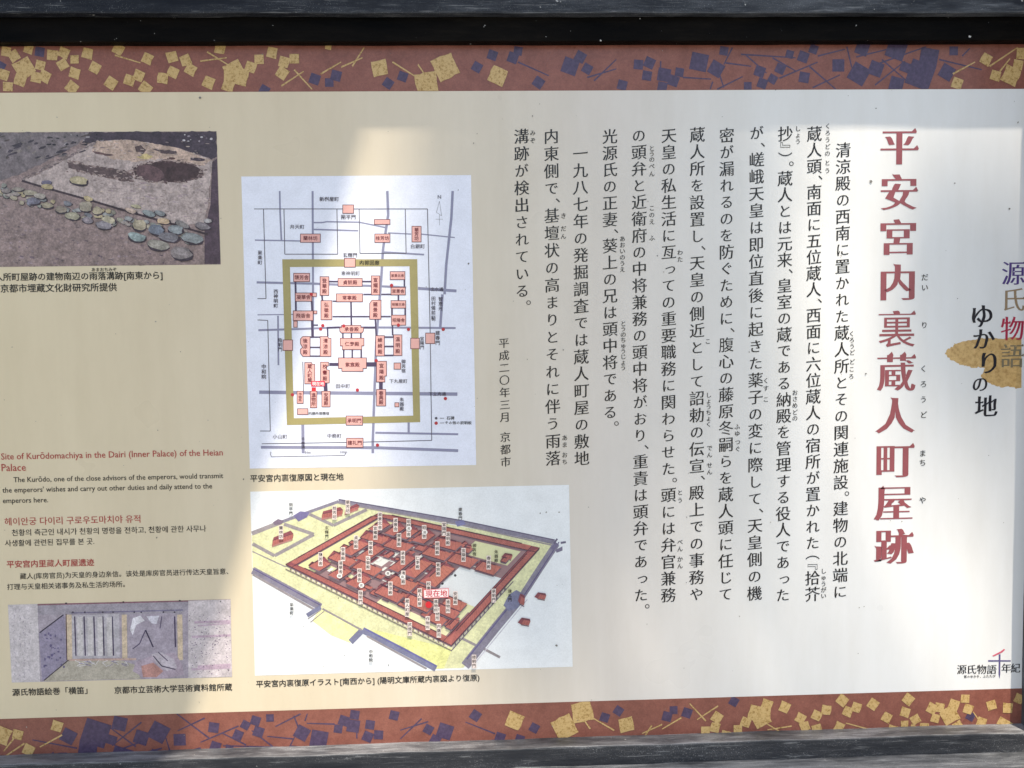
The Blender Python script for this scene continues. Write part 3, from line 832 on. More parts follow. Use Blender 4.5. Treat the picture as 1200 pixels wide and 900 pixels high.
for y in (729, 733, 746, 781, 784): I.line([(223+rnd.uniform(0,10), y), (270.5, y-rnd.uniform(1,3))], rnd.uniform(1.5, 4), q((180,158,174)), -.5)
for i in range(90):
    x = rnd.choice([18, 24, 29, 34]) + rnd.uniform(-1.2, 1.2); y = rnd.uniform(712, 794); I.line([(x, y), (x+rnd.uniform(-1, 1.5), y+rnd.uniform(.6, 2.2))], .6, q((158,148,160)), 0)
I.build('gold_dust_print', scroll, M_scroll)['kind'] = 'stuff'

# ------------------------------------------------------------------ plan of the palace over the present streets
I = Ink(2); I.poly([(283,207),(552,205.3),(558,544.8),(293,549)], q((226,229,244)))
plan = I.build('palace_plan_print', board, M_ink, 'pale plan of the palace drawn over present streets')
STREET = q((138,138,164)); THIN = q((84,80,94)); CORR = q((74,62,92)); GOLD = q((164,152,104)); HALL = q((228,172,166)); LINE = q((96,44,52)); DOT = q((180,50,60))
I = Ink(3)
for pts, w in [([(328,224),(328.5,250),(330,282)],2),([(366.5,224),(367,330),(367,395)],2.4),([(454,224),(455,252),(449,292),(447,325),(441,400),(437,516),(437,531)],3),([(530.5,224),(529,255),(523,310),(521,345)],3),
  ([(518.5,345),(516,384)],3),([(299,281.5),(352,282.5)],1.6),([(368,261),(378,261),(383,260),(421,260.5),(453,267)],1.6),([(368,269),(420,270.5)],1.8),([(455,273),(482,274.5)],1.4),([(494,274.5),(533,278.5)],1.4),
  ([(449,295.5),(497,298.5)],2),([(301,331),(368,332.5),(445,335.5),(476,337)],2.6),([(490,338),(535,341)],3.4),([(302,369),(345,368.5)],1.2),([(303,387),(355,385.5),(400,383.5),(476,384),(534,384.5)],2.4),
  ([(326,370),(326.5,428)],2),([(304,459.5),(340,460),(536,461.8)],4),([(306,524),(440,524.5),(537,528)],3.4),([(355,497),(355.5,531)],3.6),([(479,495),(479,507)],2.6),([(440,507),(537,508.8)],2.4)]:
    I.line(pts, w, STREET, 0)
for pts in [[(298,245),(501,245)],[(309,245),(312,350),(302,350)],[(333,245),(334,298),(396,298),(395,245)],[(421,245),(422,297),(476,297),(475,245)],[(501,245),(504,380),(506,516),(425,518),(307,520)],
            [(302,375),(314,375.5),(317,505),(305,505)],[(355,424),(356,458)]]:
    I.line(pts, .9, THIN, .6)
I.line([(317,531.5),(318.3,535.2),(404,533.6),(405.5,530.5)], .7, THIN, .6)
I.line([(515,236),(511.5,249),(517.5,253),(515,236)], .35, THIN, .6); I.line([(510.5,257),(519,257)], .35, THIN, .6); I.line([(515,252),(515,264)], .35, THIN, .6)
I.build('street_lines', plan)
I = Ink(4.4)
for pl_ in ([(331,304),(489,303.8),(489.2,312),(340,313)], [(480,312),(489.2,312),(492.5,494.6),(484.3,487)], [(336.5,498),(344.7,490),(484.3,487),(492.5,494.6)], [(331,304),(340,313),(344.7,490),(336.5,498)]):
    I.poly(pl_, GOLD)
I.build('golden_wall_outline', plan)
I = Ink(5)
for a, b_, w in [((346.5,330),(347,364),2.2),((365.5,353),(366,364),2.2),((386,330),(396,330),1.8),((425,330),(435,330),1.8),((377.5,346),(378,352),2),((390,353),(394,353),1.6),((426,345),(435,345),1.6),((447,345),(458,345),1.6),
  ((411.5,354),(412,381),2),((390,371),(433,371),1.6),((447,371),(458,371),1.6),((366,376),(366.5,396),2.8),((367,381),(373,381),1.6),((383,384),(398,383.5),2),((384,384),(384.3,394),1.8),((364,395),(375,395),1.6),
  ((364,407),(375,407),1.6),((364,417.3),(375,417.3),1.6),((426,384),(441,384),2),((440,374),(441,393),1.8),((402,390),(402,396),1.8),((412,390),(412,396),1.8),((423,390),(423,396),1.8),((403,410),(403,419),1.8),
  ((413,410),(413,419),1.8),((423.5,410),(423.5,419),1.8),((386,427),(397,427),3.6),((430,427),(441,427),5),((381.5,449),(382,458),4.4),((446.5,448),(446.5,456),4.4),((451,395),(461,395),1.8),((451,406),(461,406),1.8),
  ((451,416.5),(461,416.5),1.8),((460,381),(460.3,393),1.8),((459.5,361),(459.5,369),2),((475,361),(475,369),2),((467,346),(467,352),1.8),((474,328),(474,336),1.8)]:
    I.line([a, b_], w, CORR)
I.build('corridor_lines', plan)
# name, x0, y0, x1, y1, vertical?
halls = [('蘭林坊',352,274,376,284.5,0),('桂芳坊',439,274,457.5,284.5,0),('',438.5,257,457.5,263.5,0),('華芳坊',482.5,265,494,284,1),('襲芳舎',344,320,363.5,330.5,0),('凝華舎',346,343,366,353.5,0),('',366,343,371.5,348,0),
 ('飛香舎',343.5,364,367.5,376,0),('',367.5,364,372,368,0),('',344,376,349,384,0),('登華殿',375,324,386,346.5,1),('貞観殿',396,326,425,336,0),('宣耀殿',435,323,445.5,346,1),('弘徽殿',376,352,389.5,375,1),
 ('常寧殿',394,344,425.5,354,0),('麗景殿',433,351.5,447,374.5,1),('淑景北舎',457,318,475,328,0),('淑景舎',458,336.5,475.5,346,0),('昭陽北舎',458,352,476,361.5,0),('昭陽舎',458.5,369,476,381.5,0),('承香殿',398,381,426.5,390.5,0),
 ('仁寿殿',398.5,396,427,410,0),('紫宸殿',396.5,419,430,435.5,0),('後涼殿',352,394,364,418,1),('清涼殿',375,394,388.5,418,1),('綾綺殿',440,393,451,417.5,1),('温明殿',461,392,471.5,417,1),('蔵人町屋',357,424.5,369.5,450,1),
 ('校書殿',375.5,424,386.5,449,1),('宜陽殿',441,423,453.5,448,1),('作物所',348,458,356,473,1),('進物所',363.5,458,372,478,1),('安福殿',377,458,387.5,477,1),('春興殿',441,456,452.5,476,1),('',462.5,471.5,468,477,0),
 ('',461.5,425,470,433,0),('',348.5,478.5,361.5,486,0),('',401.5,240,415,250.5,0),('',403.5,302.5,417,313.5,0),('',331.5,398,343.5,411,0),('',481,396,492,409,0),('',498.5,390,510,403,0),('承明門',405.5,487,425.5,498.5,0),('建礼門',406,513,426,524.5,0)]
def insets(nm, x0, y0, x1, y1):
    if nm == '紫宸殿': return [(x0,y0),(x1,y0),(x1,y0+13),(x1-4,y0+13),(x1-4,y1),(x0+4,y1),(x0+4,y0+13),(x0,y0+13)]
    if nm == '仁寿殿': return [(x0,y0),(x1,y0),(x1,y0+9.5),(x1-2.5,y0+9.5),(x1-2.5,y1),(x0+2.5,y1),(x0+2.5,y0+9.5),(x0,y0+9.5)]
    if nm == '承香殿': return [(x0+2,y0),(x1-3,y0),(x1-3,y0+2.5),(x1,y0+2.5),(x1,y1-2.5),(x1-2,y1),(x0+2,y1),(x0,y1-2.5),(x0,y0+2.5),(x0+2,y0+2.5)]
    if nm == '後涼殿': return [(x0+3,y0),(x1,y0),(x1,y1),(x0+3,y1),(x0,y1-4),(x0,y1-9),(x0+2.5,y1-11),(x0,y0+9),(x0,y0+3)]
    if nm in ('蔵人町屋', '清涼殿'): return [(x0,y0),(x1-4,y0),(x1-3,y0+2),(x1,y0+2.2),(x1,y1),(x0,y1)]
    if nm in ('校書殿',): return [(x0,y0),(x1-1,y0),(x1-1,y0+5),(x1-3,y0+5.5),(x1-3,y0+9),(x1,y0+9.5),(x1,y1),(x0,y1)]
    if nm in ('宜陽殿',): return [(x0,y0),(x1,y0),(x1,y0+18),(x1-2,y0+18),(x1-2,y1),(x0,y1)]
    if nm == '麗景殿': return [(x0+3,y0),(x1,y0),(x1,y1),(x0,y1),(x0,y0+4)]
    return [(x0,y0),(x1,y0),(x1,y1),(x0,y1)]
def inset(poly, d):
    n = len(poly); s = 1 if area(poly) > 0 else -1; o = []
    for i in range(n):
        a, b_, c_ = poly[i-1], poly[i], poly[(i+1) % n]
        l1 = math.hypot(b_[0]-a[0], b_[1]-a[1]); l2 = math.hypot(c_[0]-b_[0], c_[1]-b_[1])
        n1 = (-(b_[1]-a[1])/l1*s, (b_[0]-a[0])/l1*s); n2 = (-(c_[1]-b_[1])/l2*s, (c_[0]-b_[0])/l2*s)
        k = max(.3, 1+n1[0]*n2[0]+n1[1]*n2[1]); o.append((b_[0]+(n1[0]+n2[0])/k*d, b_[1]+(n1[1]+n2[1])/k*d))
    return o
for h in halls:
    I = Ink(6); pp = insets(*h[:5]); I.poly(pp, LINE); I.poly(inset(pp, .75), HALL, .7)
    I.build('hall_mark', plan)
I = Ink(7.6)
for x, y in [(365,345),(378.5,381.5),(376,385.5),(403,382),(459,334.5),(467,381),(478.8,386),(519.5,386),(441,422.5),(419,457),(343,462.5),(522,467),(442.5,521.5),(380.5,436),(511.2,495.8)]:
    I = Ink(7.6); I.ell(x, y, 2.0, 2.0, DOT, 0, 10); I.build('marker_dot', plan)
I = Ink(7.6)
I.ell(511.2,490,1.6,1.6,THIN,0,10)
I.poly([(364.8,446.5),(381,446.3),(381,452.6),(365,452.8)], q((222,40,70))); I.poly([(365.5,454),(370.5,454),(370.5,458.5),(365.5,458.5)], q((208,50,60)))
I.line([(515.5,490),(520.5,490)], .6, THIN); I.line([(515.5,495.6),(520.5,495.5)], .6, THIN)
I.build('location_marker', plan)
HT = lin((108, 40, 50))
for nm, x0, y0, x1, y1, vert in halls:
    if not nm: continue
    L = Letters(8.4)
    cx, cy = (x0+x1)/2, (y0+y1)/2
    n = len(nm)
    if vert:
        s = min(5.6, (y1-y0-3)/n)
        for i, ch in enumerate(nm): L.char(ch, cx, cy+(i-(n-1)/2)*(y1-y0-4)/n, s, 'gothicb', HT)
    else:
        s = min(5.6, (x1-x0-3)/n)
        for i, ch in enumerate(nm): L.char(ch, cx+(i-(n-1)/2)*s*1.02, cy, s, 'gothicb', HT)
    L.build('hall_name', plan)
for t, cx, cy, s, vert, c_ in [('新桝屋町',386,233.5,5.6,0,MAP_T),('弁天町',348.5,266,5.6,0,THIN),('朔平門',408.5,254.5,5.8,0,MAP_T),('玄輝門',410.5,299,5.6,0,MAP_T),('東神明町',411,320.3,5.4,0,THIN),('聚楽町',305,302,5.6,1,MAP_T),
  ('西神明町',323.5,350,5.4,1,MAP_T),('陰明門',328.5,404,5.2,1,MAP_T),('中和院',309.5,435.5,5.8,1,MAP_T),('内郭回廊',433,308,5.8,0,BLACK),('白銀町',489.5,288.8,5.6,0,THIN),('田村備前町',508,361,5.4,1,THIN),
  ('智恵光',516.5,356,5.4,1,MAP_T),('出水通',512,339,5.0,0,MAP_T),('宣陽門',494.7,402,5.0,1,MAP_T),('建春門',513,396,5.6,1,MAP_T),('御輿宿',473,429,5.2,1,MAP_T),('下丸屋町',467,446.5,5.2,0,THIN),('朱器殿',471,473.5,5.2,1,MAP_T),
  ('下立売通',512.5,461.6,5.0,0,MAP_T),('田中町',402,452.3,5.6,0,THIN),('内膳所御膳宿',374,484.2,4.0,0,BLACK),('小山町',328.5,511.5,5.6,0,THIN),('中務町',392,510.5,5.6,0,THIN),('石碑',528,489.8,4.6,0,BLACK),
  ('その他の説明板',537,495.3,4.4,0,BLACK),('千本通',355.4,519,4.4,1,MAP_T),('町',508.5,374,5,1,THIN),('N',515,231,6,0,THIN),('0',317.5,530.5,4,0,THIN),('50m',361,530,4,0,THIN),('100m',403,529.5,4,0,THIN)]:
    n = len(t); L = Letters(8.4)
    if t.isascii():
        L.char(t, cx, cy, s, 'label', c_, centre=True); L.build('map_label', plan); continue
    for i, ch in enumerate(t):
        o_ = (i-(n-1)/2)*s*1.03
        L.char(ch, cx+(0 if vert else o_), cy+(o_ if vert else 0), s, 'label', c_)
    L.build('map_label', plan)
L = Letters(8.4)
for i, ch in enumerate('現在地'): L.char(ch, 368.3+i*4.8, 449.6, 4.8, 'gothicb', q((240,235,235)))
L.build('map_label', plan)
# ------------------------------------------------------------------ bird's-eye illustration of the palace
I = Ink(2); I.poly([(293.5,576),(666.7,568),(671,781),(299,791.5)], q((226,229,233)))
ill = I.build('palace_illustration_print', board, M_ink, 'printed bird\'s-eye drawing of a red-roofed walled palace')
YEL = q((210,209,168)); PUR = q((130,125,142)); GREY = q((146,138,142)); R1 = q((172,101,96)); R2 = q((136,74,84)); R3 = q((86,54,68)); SH = q((112,94,106)); WHT = q((222,220,214)); BLUE = q((116,118,146))
I = Ink(3)
I.poly([(295.2,627),(330,613),(397,589),(430,595),(520,613),(650,637),(652,640),(610,702),(543,782.3),(508,783.5),(470,764),(425,741),(376,714),(296.5,672)], YEL)
I.poly([(376,712),(424,740),(410,753),(388,744),(366,727)], q((228,228,168)), .4)
I.poly([(470,764),(425,741),(440,738),(530,760),(520,783),(508,783.5)], q((214,214,148)), .5)
I.build('yellow_ground_print', ill, M_water)
I = Ink(4)
for pts, w, c_ in [([(295.5,625),(330,611.5)],5,GREY),([(330,611.5),(356,602),(397,587.5)],3.6,PUR),([(397,587.5),(430,593),(540,612),(650,635.5)],5,PUR),([(397,589.5),(540,615),(648,639)],1.6,GREY),
  ([(652,637),(632,667),(610,701)],8,PUR),([(610,700),(580,736),(545,780)],11,PUR),([(296.4,668),(336,689),(376,711)],8.5,PUR),([(296.8,673),(336,695.5),(372,716)],2.6,GREY),([(376,711),(360,721)],5,BLUE),
  ([(425,738),(411,752)],7,BLUE),([(425,738),(470,761),(511,783)],7.5,BLUE),([(430,745),(470,767),(500,783.4)],2.2,GREY),([(378,713),(424,738)],2.2,GREY),([(380,716),(364,729)],1.2,GREY),([(377,714),(361,725)],1.2,GREY),
  ([(296,646),(335,664)],1.4,GREY),([(540,747),(558,756)],3,GREY),([(567,760),(586,770)],3,GREY),
  ([(296.2,637),(322,651),(368,626),(333,614)],4,GREY),([(362,602),(391,615.5),(430,597)],3.6,GREY)]:
    I.line(pts, w, c_)
for pts, w, c_ in [([(376,709),(296.4,666)],1.2,q((92,84,130))),([(427,736),(511,780)],1.4,q((92,92,150))),([(613,699),(655,635)],1.3,q((92,84,122))),([(547,772),(610,694)],1.6,q((96,90,132))),([(397,585),(540,609.5),(650,632.5)],1.2,q((92,84,112))),
                   ([(553,781),(618,702)],1.0,q((190,186,200)))]:
    I.line(pts, w, c_, .5)
I.poly([(344,604),(352,599),(363,600),(360,606),(350,611)], q((112,106,146)), .6); I.poly([(320,612),(326,608),(333,610),(330,614),(322,615)], q((120,104,124)), .6)
I.poly([(596,697),(605,691),(614,696),(607,712),(596,716),(590,709)], BLUE, .6); I.poly([(533,611),(543,609),(546,614),(536,617)], q((120,120,160)), .6)
I.poly([(645,642),(651,635),(655,638),(649,645)], q((110,104,132)), .6); I.poly([(651,644),(659,640),(659,645),(652,647.5)], q((116,110,134)), .6); I.line([(649,637),(653,631)], 2, q((100,94,118)), .7); I.line([(657,636),(663,635)], 2.4, q((100,94,118)), .7)
I.build('outer_wall_print', ill, M_water)
W_, N_, S_, E_ = (335,661), (443,601.5), (529,756), (632.5,641.5)
def st(s, t):
    return tuple((1-s)*(1-t)*W_[k]+(1-s)*t*N_[k]+s*(1-t)*S_[k]+s*t*E_[k] for k in (0, 1))
I = Ink(5)
I.poly([st(0,0), st(0,1), st(1,1), st(1,0)], q((148,118,122)))
for s0, s1, t0, t1, c_ in [(.04,.14,.04,.92,q((214,208,160))),(.70,.95,.36,.66,q((214,217,220))),(.64,.92,.78,.93,YEL),(.80,.94,.05,.30,YEL),(.52,.94,.05,.11,q((222,216,176))),(.3,.36,.4,.62,WHT),(.46,.5,.34,.64,GREY),(.20,.24,.3,.7,q((170,150,150))),
                        (.86,.95,.30,.36,YEL),(.28,.32,.12,.2,YEL),(.14,.2,.15,.2,YEL)]:
    I.poly([st(s0,t0), st(s0,t1), st(s1,t1), st(s1,t0)], c_, .5)
for x, y in ((528,671),(513,686.5)): I.ell(x, y, 3.2, 3, q((110,112,118)), 1, 9); I.ell(x+5.5, y+3-6*(y>680), 1.6, 1.6, q((60,62,70)), 1, 7)
I.build('courtyard_print', ill, M_ink)
ROOFK = [0]
def roof(s0, s1, t0, t1, layer=6.3, lift=5.0, name='roof_print', warm=0):
    ROOFK[0] += 1; I = Ink(6+ROOFK[0]*.12)
    a, b_, c_, d_ = st(s0,t0), st(s0,t1), st(s1,t1), st(s1,t0)
    up = lambda p, h: (p[0], p[1]-h)
    L1 = math.hypot(d_[0]-a[0], d_[1]-a[1]); L2 = math.hypot(b_[0]-a[0], b_[1]-a[1])
    mixc = lambda u, v, f: tuple(x*(1-f)+y*f for x, y in zip(u, v))
    j = rnd.uniform(0, .35); c1 = mixc(R1, q((188,116,100)), warm+j); c2 = mixc(R2, R1, rnd.uniform(0, .25))
    I.poly([up(p, -2.0) for p in (a, b_, c_, d_)], SH, -.3)                   # wall and eave below the roof
    if L1 >= L2:      # ridge along s
        r0 = up(st(s0+.1*(s1-s0), (t0+t1)/2), lift); r1 = up(st(s1-.1*(s1-s0), (t0+t1)/2), lift)
        I.poly([a, r0, r1, d_], c1); I.poly([r0, b_, c_, r1], c2); I.poly([a, b_, r0], R2); I.poly([d_, r1, c_], c1 if warm else R1)
        e0, e1 = a, d_
    else:
        r0 = up(st((s0+s1)/2, t0+.1*(t1-t0)), lift); r1 = up(st((s0+s1)/2, t1-.1*(t1-t0)), lift)
        I.poly([d_, r0, r1, c_], c1); I.poly([r0, a, b_, r1], c2); I.poly([a, d_, r0], R1); I.poly([b_, r1, c_], R2)
        e0, e1 = d_, c_
    I.line([r0, r1], 1.2, R3, .6)
    n = max(3, int(math.hypot(r1[0]-r0[0], r1[1]-r0[1])/3.2))
    for i in range(n+1):                                                       # tile courses
        f = i/n; p = (r0[0]+(r1[0]-r0[0])*f, r0[1]+(r1[1]-r0[1])*f); q_ = (e0[0]+(e1[0]-e0[0])*f, e0[1]+(e1[1]-e0[1])*f)
        I.line([p, q_], .35, mixc(c1, R3, .45), .5)
    I.line([e0, e1], 1.0, R3, .6); I.line([a, b_], .7, R3, .6)
    I.build(name, ill, M_water)
# corridors round the inner court, with white bays along the outer faces
for s0, s1, t0, t1 in [(0,.036,.0,1.0),(0,1,.955,1.0),(.95,1.0,0,1.0),(0,1,0,.05)]:
    roof(s0, s1, t0, t1, 6.2, 3.5, 'corridor_roof_print', -.12)
I = Ink(8.5)
for i in range(66):
    f = i/65; a = st(f, 0); 
    if .03 < f < .98: I.poly([(a[0]-.9,a[1]+1.6),(a[0]+.9,a[1]+2.4),(a[0]+.9,a[1]+4.6),(a[0]-.9,a[1]+3.8)], q((222,206,196)) if i % 2 else q((140,120,116)))
for i in range(44):
    f = i/43; a = st(1, f)
    if .02 < f < .62: I.poly([(a[0]-.9,a[1]+3.0),(a[0]+.9,a[1]+1.4),(a[0]+.9,a[1]+4.2),(a[0]-.9,a[1]+5.6)], q((176,170,168)) if i % 2 else q((104,96,110)))
I.line([(st(0,0)[0],st(0,0)[1]+5.5),(st(1,0)[0],st(1,0)[1]+6)], 1.2, q((126,116,110)), -.5); I.line([(st(1,0)[0],st(1,0)[1]+6),(st(1,.7)[0],st(1,.7)[1]+5)], 1.0, q((100,92,108)), -.5)
I.build('colonnade_print', ill, M_water)
for a, b_ in [((.30,.2),(.30,.9)),((.47,.16),(.47,.9)),((.62,.2),(.62,.84)),((.2,.5),(.6,.5)),((.12,.3),(.62,.28)),((.12,.72),(.9,.70))]:
    ROOFK[0] += 1; I = Ink(6+ROOFK[0]*.12); p, q_ = st(*a), st(*b_); I.line([(p[0],p[1]-2),(q_[0],q_[1]-2)], 3, R2); I.line([(p[0],p[1]+1.6),(q_[0],q_[1]+1.6)], .8, WHT, .1); I.line([(p[0],p[1]-3),(q_[0],q_[1]-3)], .8, R3, .2); I.line([(p[0],p[1]+.5),(q_[0],q_[1]+.5)], 1, q((150,130,136)), .2)
    I.build('passage_roof_print', ill, M_water)
# small service roofs and white gravel strips between the halls
rf = random.Random(31)
cells = [(s_, t_) for s_ in (.10,.17,.24,.31,.38,.45,.52,.59,.66,.73,.80,.87) for t_ in (.12,.20,.28,.36,.44,.52,.60,.68,.76,.84)]
for s_, t_ in cells:
    if s_ > .62 and t_ > .34 and not (t_ > .6 and t_ < .74 and s_ < .8): continue
    a_, b_2 = s_+rf.uniform(-.02, .02), t_+rf.uniform(-.02, .02); u = rf.random()
    if u < .5: roof(a_, a_+rf.uniform(.03,.05), b_2, b_2+rf.uniform(.05,.08), lift=2.6, name='service_roof_print')
    elif u < .8: roof(a_, a_+rf.uniform(.05,.08), b_2, b_2+rf.uniform(.025,.04), lift=2.2, name='service_roof_print')
    else:
        ROOFK[0] += 1; I = Ink(6+ROOFK[0]*.12); I.poly([st(a_,b_2), st(a_,b_2+.05), st(a_+.015,b_2+.05), st(a_+.015,b_2)], WHT); I.build('gravel_strip_print', ill, M_water)
# halls: same arrangement as on the plan
lab = []
def mp(x, y): return ((y-312)/176.0*1.0, (x-340)/143.0)
inner = [h for h in halls if 341 < (h[1]+h[3])/2 < 482 and 314 < (h[2]+h[4])/2 < 486]
inner.sort(key=lambda h: (h[2]+h[4])/2 - .6*(h[1]+h[3])/2)
k = 0
for nm, x0, y0, x1, y1, vert in inner:
    g = 1.7 if nm else .5
    (s0, t0), (s1, t1) = mp(x0-g, y0-g*.8), mp(x1+g, y1+g*.8)
    s0 = max(.06, s0*.9+.05); s1 = min(.94, s1*.9+.05); t0 = max(.10, t0*.86+.07); t1 = min(.93, t1*.86+.07)
    roof(s0, s1, t0, t1, 6.6+k*.02, 6.5 if nm else 3, 'hall_roof_print', .5 if nm in ('紫宸殿','清涼殿','仁寿殿') else .1); k += 1
    if nm: c = st((s0+s1)/2, (t0+t1)/2); lab.append((nm, c[0]+1, c[1]-7))
# the small halls outside the inner wall and the two gates
def hut(cx, cy, w, h, d=1):
    I = Ink(16)
    I.poly([(cx-w,cy+h*.05),(cx-w*.35,cy-h*.9),(cx+w*.15,cy-h*.35),(cx-w*.45,cy+h*.45)], R2)
    I.poly([(cx-w*.35,cy-h*.9),(cx+w*.9,cy-h*.65),(cx+w,cy-h*.2),(cx+w*.15,cy-h*.2)], R2, .1)
    I.poly([(cx-w*.45,cy+h*.4),(cx-w*.0,cy-h*.45),(cx+w,cy-h*.2),(cx+w*.75,cy+h*.65)], R1, .4)
    I.line([(cx-w*.45,cy+h*.5),(cx+w*.75,cy+h*.8)], 1.2, SH, .2); I.line([(cx-w*.35,cy-h*.75),(cx+w*.95,cy-h*.4)], .7, R3, .8)
    I.line([(cx+w*.2,cy-h*.4),(cx,cy+h*.55)], .3, R2, .8); I.line([(cx+w*.6,cy-h*.3),(cx+w*.4,cy+h*.6)], .3, R2, .8)
    I.build('small_roof_print', ill, M_water)
def lodge(x0, y0, x1, y1, w):
    I = Ink(6.5); dx, dy = x1-x0, y1-y0
    I.poly([(x0,y0),(x1,y1),(x1-1,y1+w*.6),(x0-1,y0+w*.6)], R1); I.poly([(x0,y0),(x1,y1),(x1-3,y1-w*.35),(x0+1,y0-w*.35)], R2, .2); I.line([(x0,y0),(x1,y1)], .6, R3, .5)
    for i in range(9): f = i/8; I.line([(x0+dx*f, y0+dy*f), (x0+dx*f-.6, y0+dy*f+w*.55)], .35, R2, .5)
    I.poly([(x0-1,y0+w*.6),(x1-1,y1+w*.6),(x1-1,y1+w*.6+2),(x0-1,y0+w*.6+2)], q((170,120,116)), .1)
    I.build('lodge_roof_print', ill, M_water)
lodge(320,633,344,625,10); lodge(378,602,402,597,9); lodge(405,598,421,592,6)
hut(546,641,7,5); hut(594,652,6.5,5); hut(633,698.5,7,5.5); hut(614,728.5,7.5,6); hut(524,731,6,5.5); hut(611,703,4,9)
lab += [('朔平門',341.5,596),('蘭林坊',330,623),('桂芳坊',392.5,600),('華芳坊',408,593),('玄輝門',383.5,623),('建春門',539.5,601.5),('建礼門',597.5,697),('承明門',578.5,697),('陰明門',423,699),('宣陽門',520.5,619),
        ('御輿宿',556,643.5),('朱器殿',581.5,651),('聚楽町',342.5,712.5),('中和院',435,767.5),('修明門',555.5,774),('進物所',511,709),('作物所',501.5,729),('内膳司',514.5,738),('蔵人町屋',477.5,711),('武徳門',480.5,736)]
seen = set(); LK = 0
for nm, x, y in lab:
    key = (round(x/5), round(y/8))
    if key in seen: continue
    seen.add(key)
    n = len(nm); LK += 1; L = Letters(24.2+LK*.14); I = Ink(24+LK*.14)
    if nm not in ('朔平門','玄輝門','建春門','御輿宿','朱器殿','聚楽町','中和院','建礼門'):
        I.poly([(x-2.6,y-n*2.6-.2),(x+2.6,y-n*2.6-.2),(x+2.6,y+n*2.6+.4),(x-2.6,y+n*2.6+.4)], q((226,210,206)))
    for i, ch in enumerate(nm): L.char(ch, x, y+(i-(n-1)/2)*5.0, 4.6, 'gothicb', BLACK)
    pl_ = I.build('label_plate', ill, M_ink) if I.f else None
    L.build('place_name', ill)
for x, y in ((398.5,674),(424,685),(479.5,618.5),(498,623),(455,671),(472,675)):
    LK += 1; L = Letters(24.2+LK*.14); I = Ink(24+LK*.14); I.ell(x, y, 3.4, 3.0, q((228,224,222)), 0, 8); L.char('庭', x, y, 3.4, 'label', BLACK); I.build('label_plate', ill, M_ink); L.build('place_name', ill)
L = Letters(36); I = Ink(35)
I.poly([(496.5,690),(526,688.5),(526,699),(496.8,700)], q((236,120,130))); I.poly([(497.2,690.7),(525.3,689.2),(525.3,698.3),(497.5,699.3)], q((240,226,226)), .5)
I.ell(502.5,707.6,3.7,3.9,q((210,40,52)),0,16)
for i, ch in enumerate('現在地'): L.char(ch, 503+i*8.6, 694.6-i*.25, 8.4, 'gothicb', q((200,36,60)))
I.build('location_marker', ill, M_ink); L.build('location_label', ill)
print('glyph parts not filled cleanly:', len(BAD))

# ------------------------------------------------------------------ specks of dirt on the face
I = Ink(10)
spots = [(235,115,1.2),(1020,213,1.6),(1182,245,1.2),(1118,215,.8),(1192,144,1),(183,377,1),(549,309,1),(1014,438,.8),(655,600,1),(770,300,.8),(452,696,1),(652,756,1.2),(640,600,.8),(985,300,.7),(660,410,1)]
for i in range(150): spots.append((rnd.uniform(0, 1190), rnd.uniform(60, 870), rnd.uniform(.25, .7)))
for x, y, r_ in spots: I.ell(x, y, r_*rnd.uniform(.8, 1.4), r_*rnd.uniform(.7, 1.2), q(rnd.choice([(120,116,112),(150,145,138),(100,96,94)])), 0, 7, rnd.uniform(0, 3), .25)
o = I.build('dirt_specks', board); o['kind'] = 'stuff'

# ------------------------------------------------------------------ frame
XO = XR + .10; XLO = XL - .10
d1t, d1b = .0105, .0185                    # how far the inner beads stand proud of the face
# lower bead and lower rail
zb1 = ZB; zb0 = PX(800, 893.5, -d1b)[2]
rail('bead', (XL-.002, -d1b, zb0-.002), (XR+.0015, .003, zb1), M_stop_low, board, .0014, 60, 0, .0005, 1)['label'] = 'grey worn bead along the bottom of the panel'
rail('frame_rail', (XLO, -.047, zb0-.115), (XO, .028, zb0), M_rail_low, board, .0022, 60, 0, .0006, 2)['label'] = 'scuffed lower rail of the frame'
# upper bead and rail
zt1 = PX(600, 20, -d1t)[2]
rail('bead', (XL-.002, -d1t, ZT), (XR+.0015, .003, zt1+.002), M_stop_top, board, .0010, 60, 0, .0003, 3)['label'] = 'black bead along the top of the panel'
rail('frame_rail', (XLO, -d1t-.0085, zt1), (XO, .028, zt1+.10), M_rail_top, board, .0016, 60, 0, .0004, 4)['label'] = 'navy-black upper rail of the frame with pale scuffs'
# side posts
rail('bead', (XR, -.038, ZB-.004), (XR+.022, .003, ZT+.004), M_post, board, .0012, 30, 2, .0003, 5)
rail('bead', (XL-.022, -.0185, ZB-.004), (XL, .003, ZT+.004), M_post, board, .0012, 30, 2, .0003, 6)
rail('post', (XR+.022, -.108, .0), (XR+.095, .045, zt1+.22), M_post, board, .0025, 30, 2, .0004, 7)
rail('post', (XL-.095, -.030, .0), (XL-.022, .045, zt1+.22), M_post, board, .0025, 30, 2, .0004, 8)
rail('back_board', (XL-.02, .006, zb0-.11), (XR+.02, .022, zt1+.09), M_post, board, .001, 6, 0, .0, 9)
